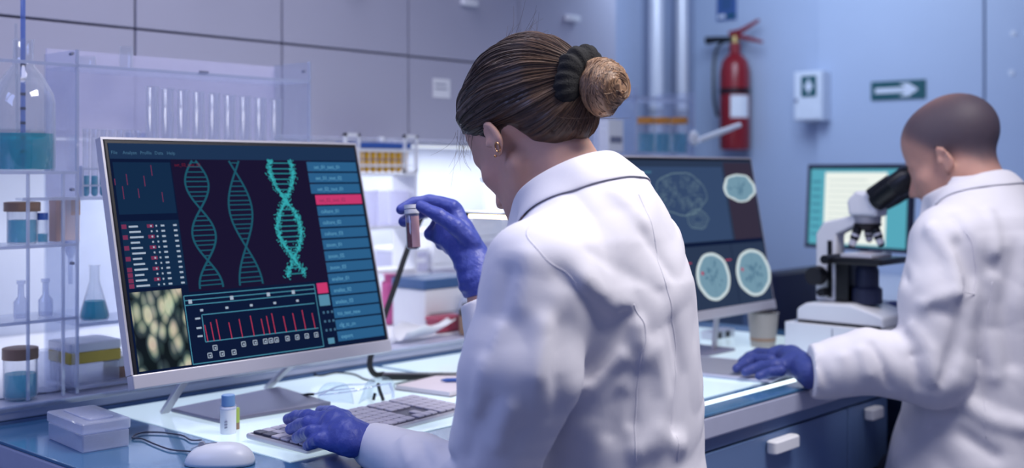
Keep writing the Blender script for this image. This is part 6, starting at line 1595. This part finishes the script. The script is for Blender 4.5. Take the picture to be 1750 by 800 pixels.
def mglove(P):
    d = hand(P, NW, [Zm(1352, 612, gz+0.022), Zm(1336, 608, gz+0.020), Zm(1320, 610, gz+0.018)], mf, mth, 0.034, 0.004)
    d = smin(d, cap(P, Zm(1356, 622, gz+0.016), Zm(1332, 628, gz+0.010), 0.021, 0.016), 0.02)
    dr = Zm(1352, 612, gz+0.02)-NW; dr /= np.linalg.norm(dr); d = np.maximum(d, (NW-dr*0.035-P) @ dr)
    return d+0.0012*np.sin(((P-NW) @ dr)*280+5*np.sin(P[:, 0]*70))*np.exp(-(np.linalg.norm(P-NW, axis=1)/0.05)**2)
sculpt('glove', mglove, (2.10, 1.10, 0.88), (2.36, 1.50, 1.03), 0.003, 'glove_dark', mo, mbase, 1)
# right glove at the focus side, hidden by his body
RW = NWR
def mglove2(P):
    b = lambda x, y, z: RW+V3(x, y, z)
    f_ = [([b(-0.02+0.016*k, 0.085, 0.01), b(-0.022+0.016*k, 0.115, 0.005), b(-0.022+0.015*k, 0.13, -0.012)], [0.0125, 0.0115, 0.0095]) for k in range(4)]
    return hand(P, RW, [b(0, 0.04, 0.008), b(0.0, 0.075, 0.010)], f_, ([b(-0.02, 0.035, 0.0), b(-0.045, 0.06, -0.002), b(-0.05, 0.085, -0.006)], [0.016, 0.014, 0.011]), 0.032)
sculpt('glove', mglove2, tuple(RW-0.09), tuple(RW+V3(0.09, 0.16, 0.06)), 0.004, 'glove_dark', mo, mbase, 1)
def n_trous(P):
    d = None
    for s in (-1, 1):
        e = chain(P, [V3(TX+s*0.1, TY, 0.64), V3(TX+0.17+s*0.085, TY+0.34, 0.60), V3(TX+0.17+s*0.085, TY+0.30, 0.18)], [0.094, 0.074, 0.055], 0.02); d = e if d is None else smin(d, e, 0.02)
    return np.maximum(d, 0.17-P[:, 2])
sculpt('trousers', n_trous, (TX-0.3, TY-0.16, 0.14), (TX+0.36, TY+0.46, 0.80), 0.009, 'trousers', mo, mbase, 2)
for s in (-1, 1):
    cx = TX+0.17+s*0.085; yy = TY+0.28
    sculpt('shoe', lambda P, cx=cx, yy=yy: np.maximum(smin(chain(P, [V3(cx, yy, 0.16), V3(cx, yy+0.02, 0.13), V3(cx, yy+0.16, 0.115)], [0.05, 0.048, 0.04]), elli(P, (cx, yy+0.09, 0.10), (0.05, 0.13, 0.03)), 0.02), 0.085-P[:, 2]), (cx-0.09, yy-0.1, 0.06), (cx+0.09, yy+0.26, 0.24), 0.007, 'shoe', mo, mbase)
stool('round black lab stool under the bald man', (TX, TY-0.02, 0), 0.545, 0.25)
for s in (-1, 1):
    br = [Vector(ng(V3(s*x, y, z)*1.05))-Vector(mbase) for x, y, z in ((0.012, 0.100, 0.017), (0.025, 0.095, 0.021), (0.038, 0.086, 0.021), (0.047, 0.075, 0.016))]
    MB().tube(br, [0.003, 0.004, 0.0035, 0.0015], 6).build('eyebrow', 'lash', mo, smooth=True)
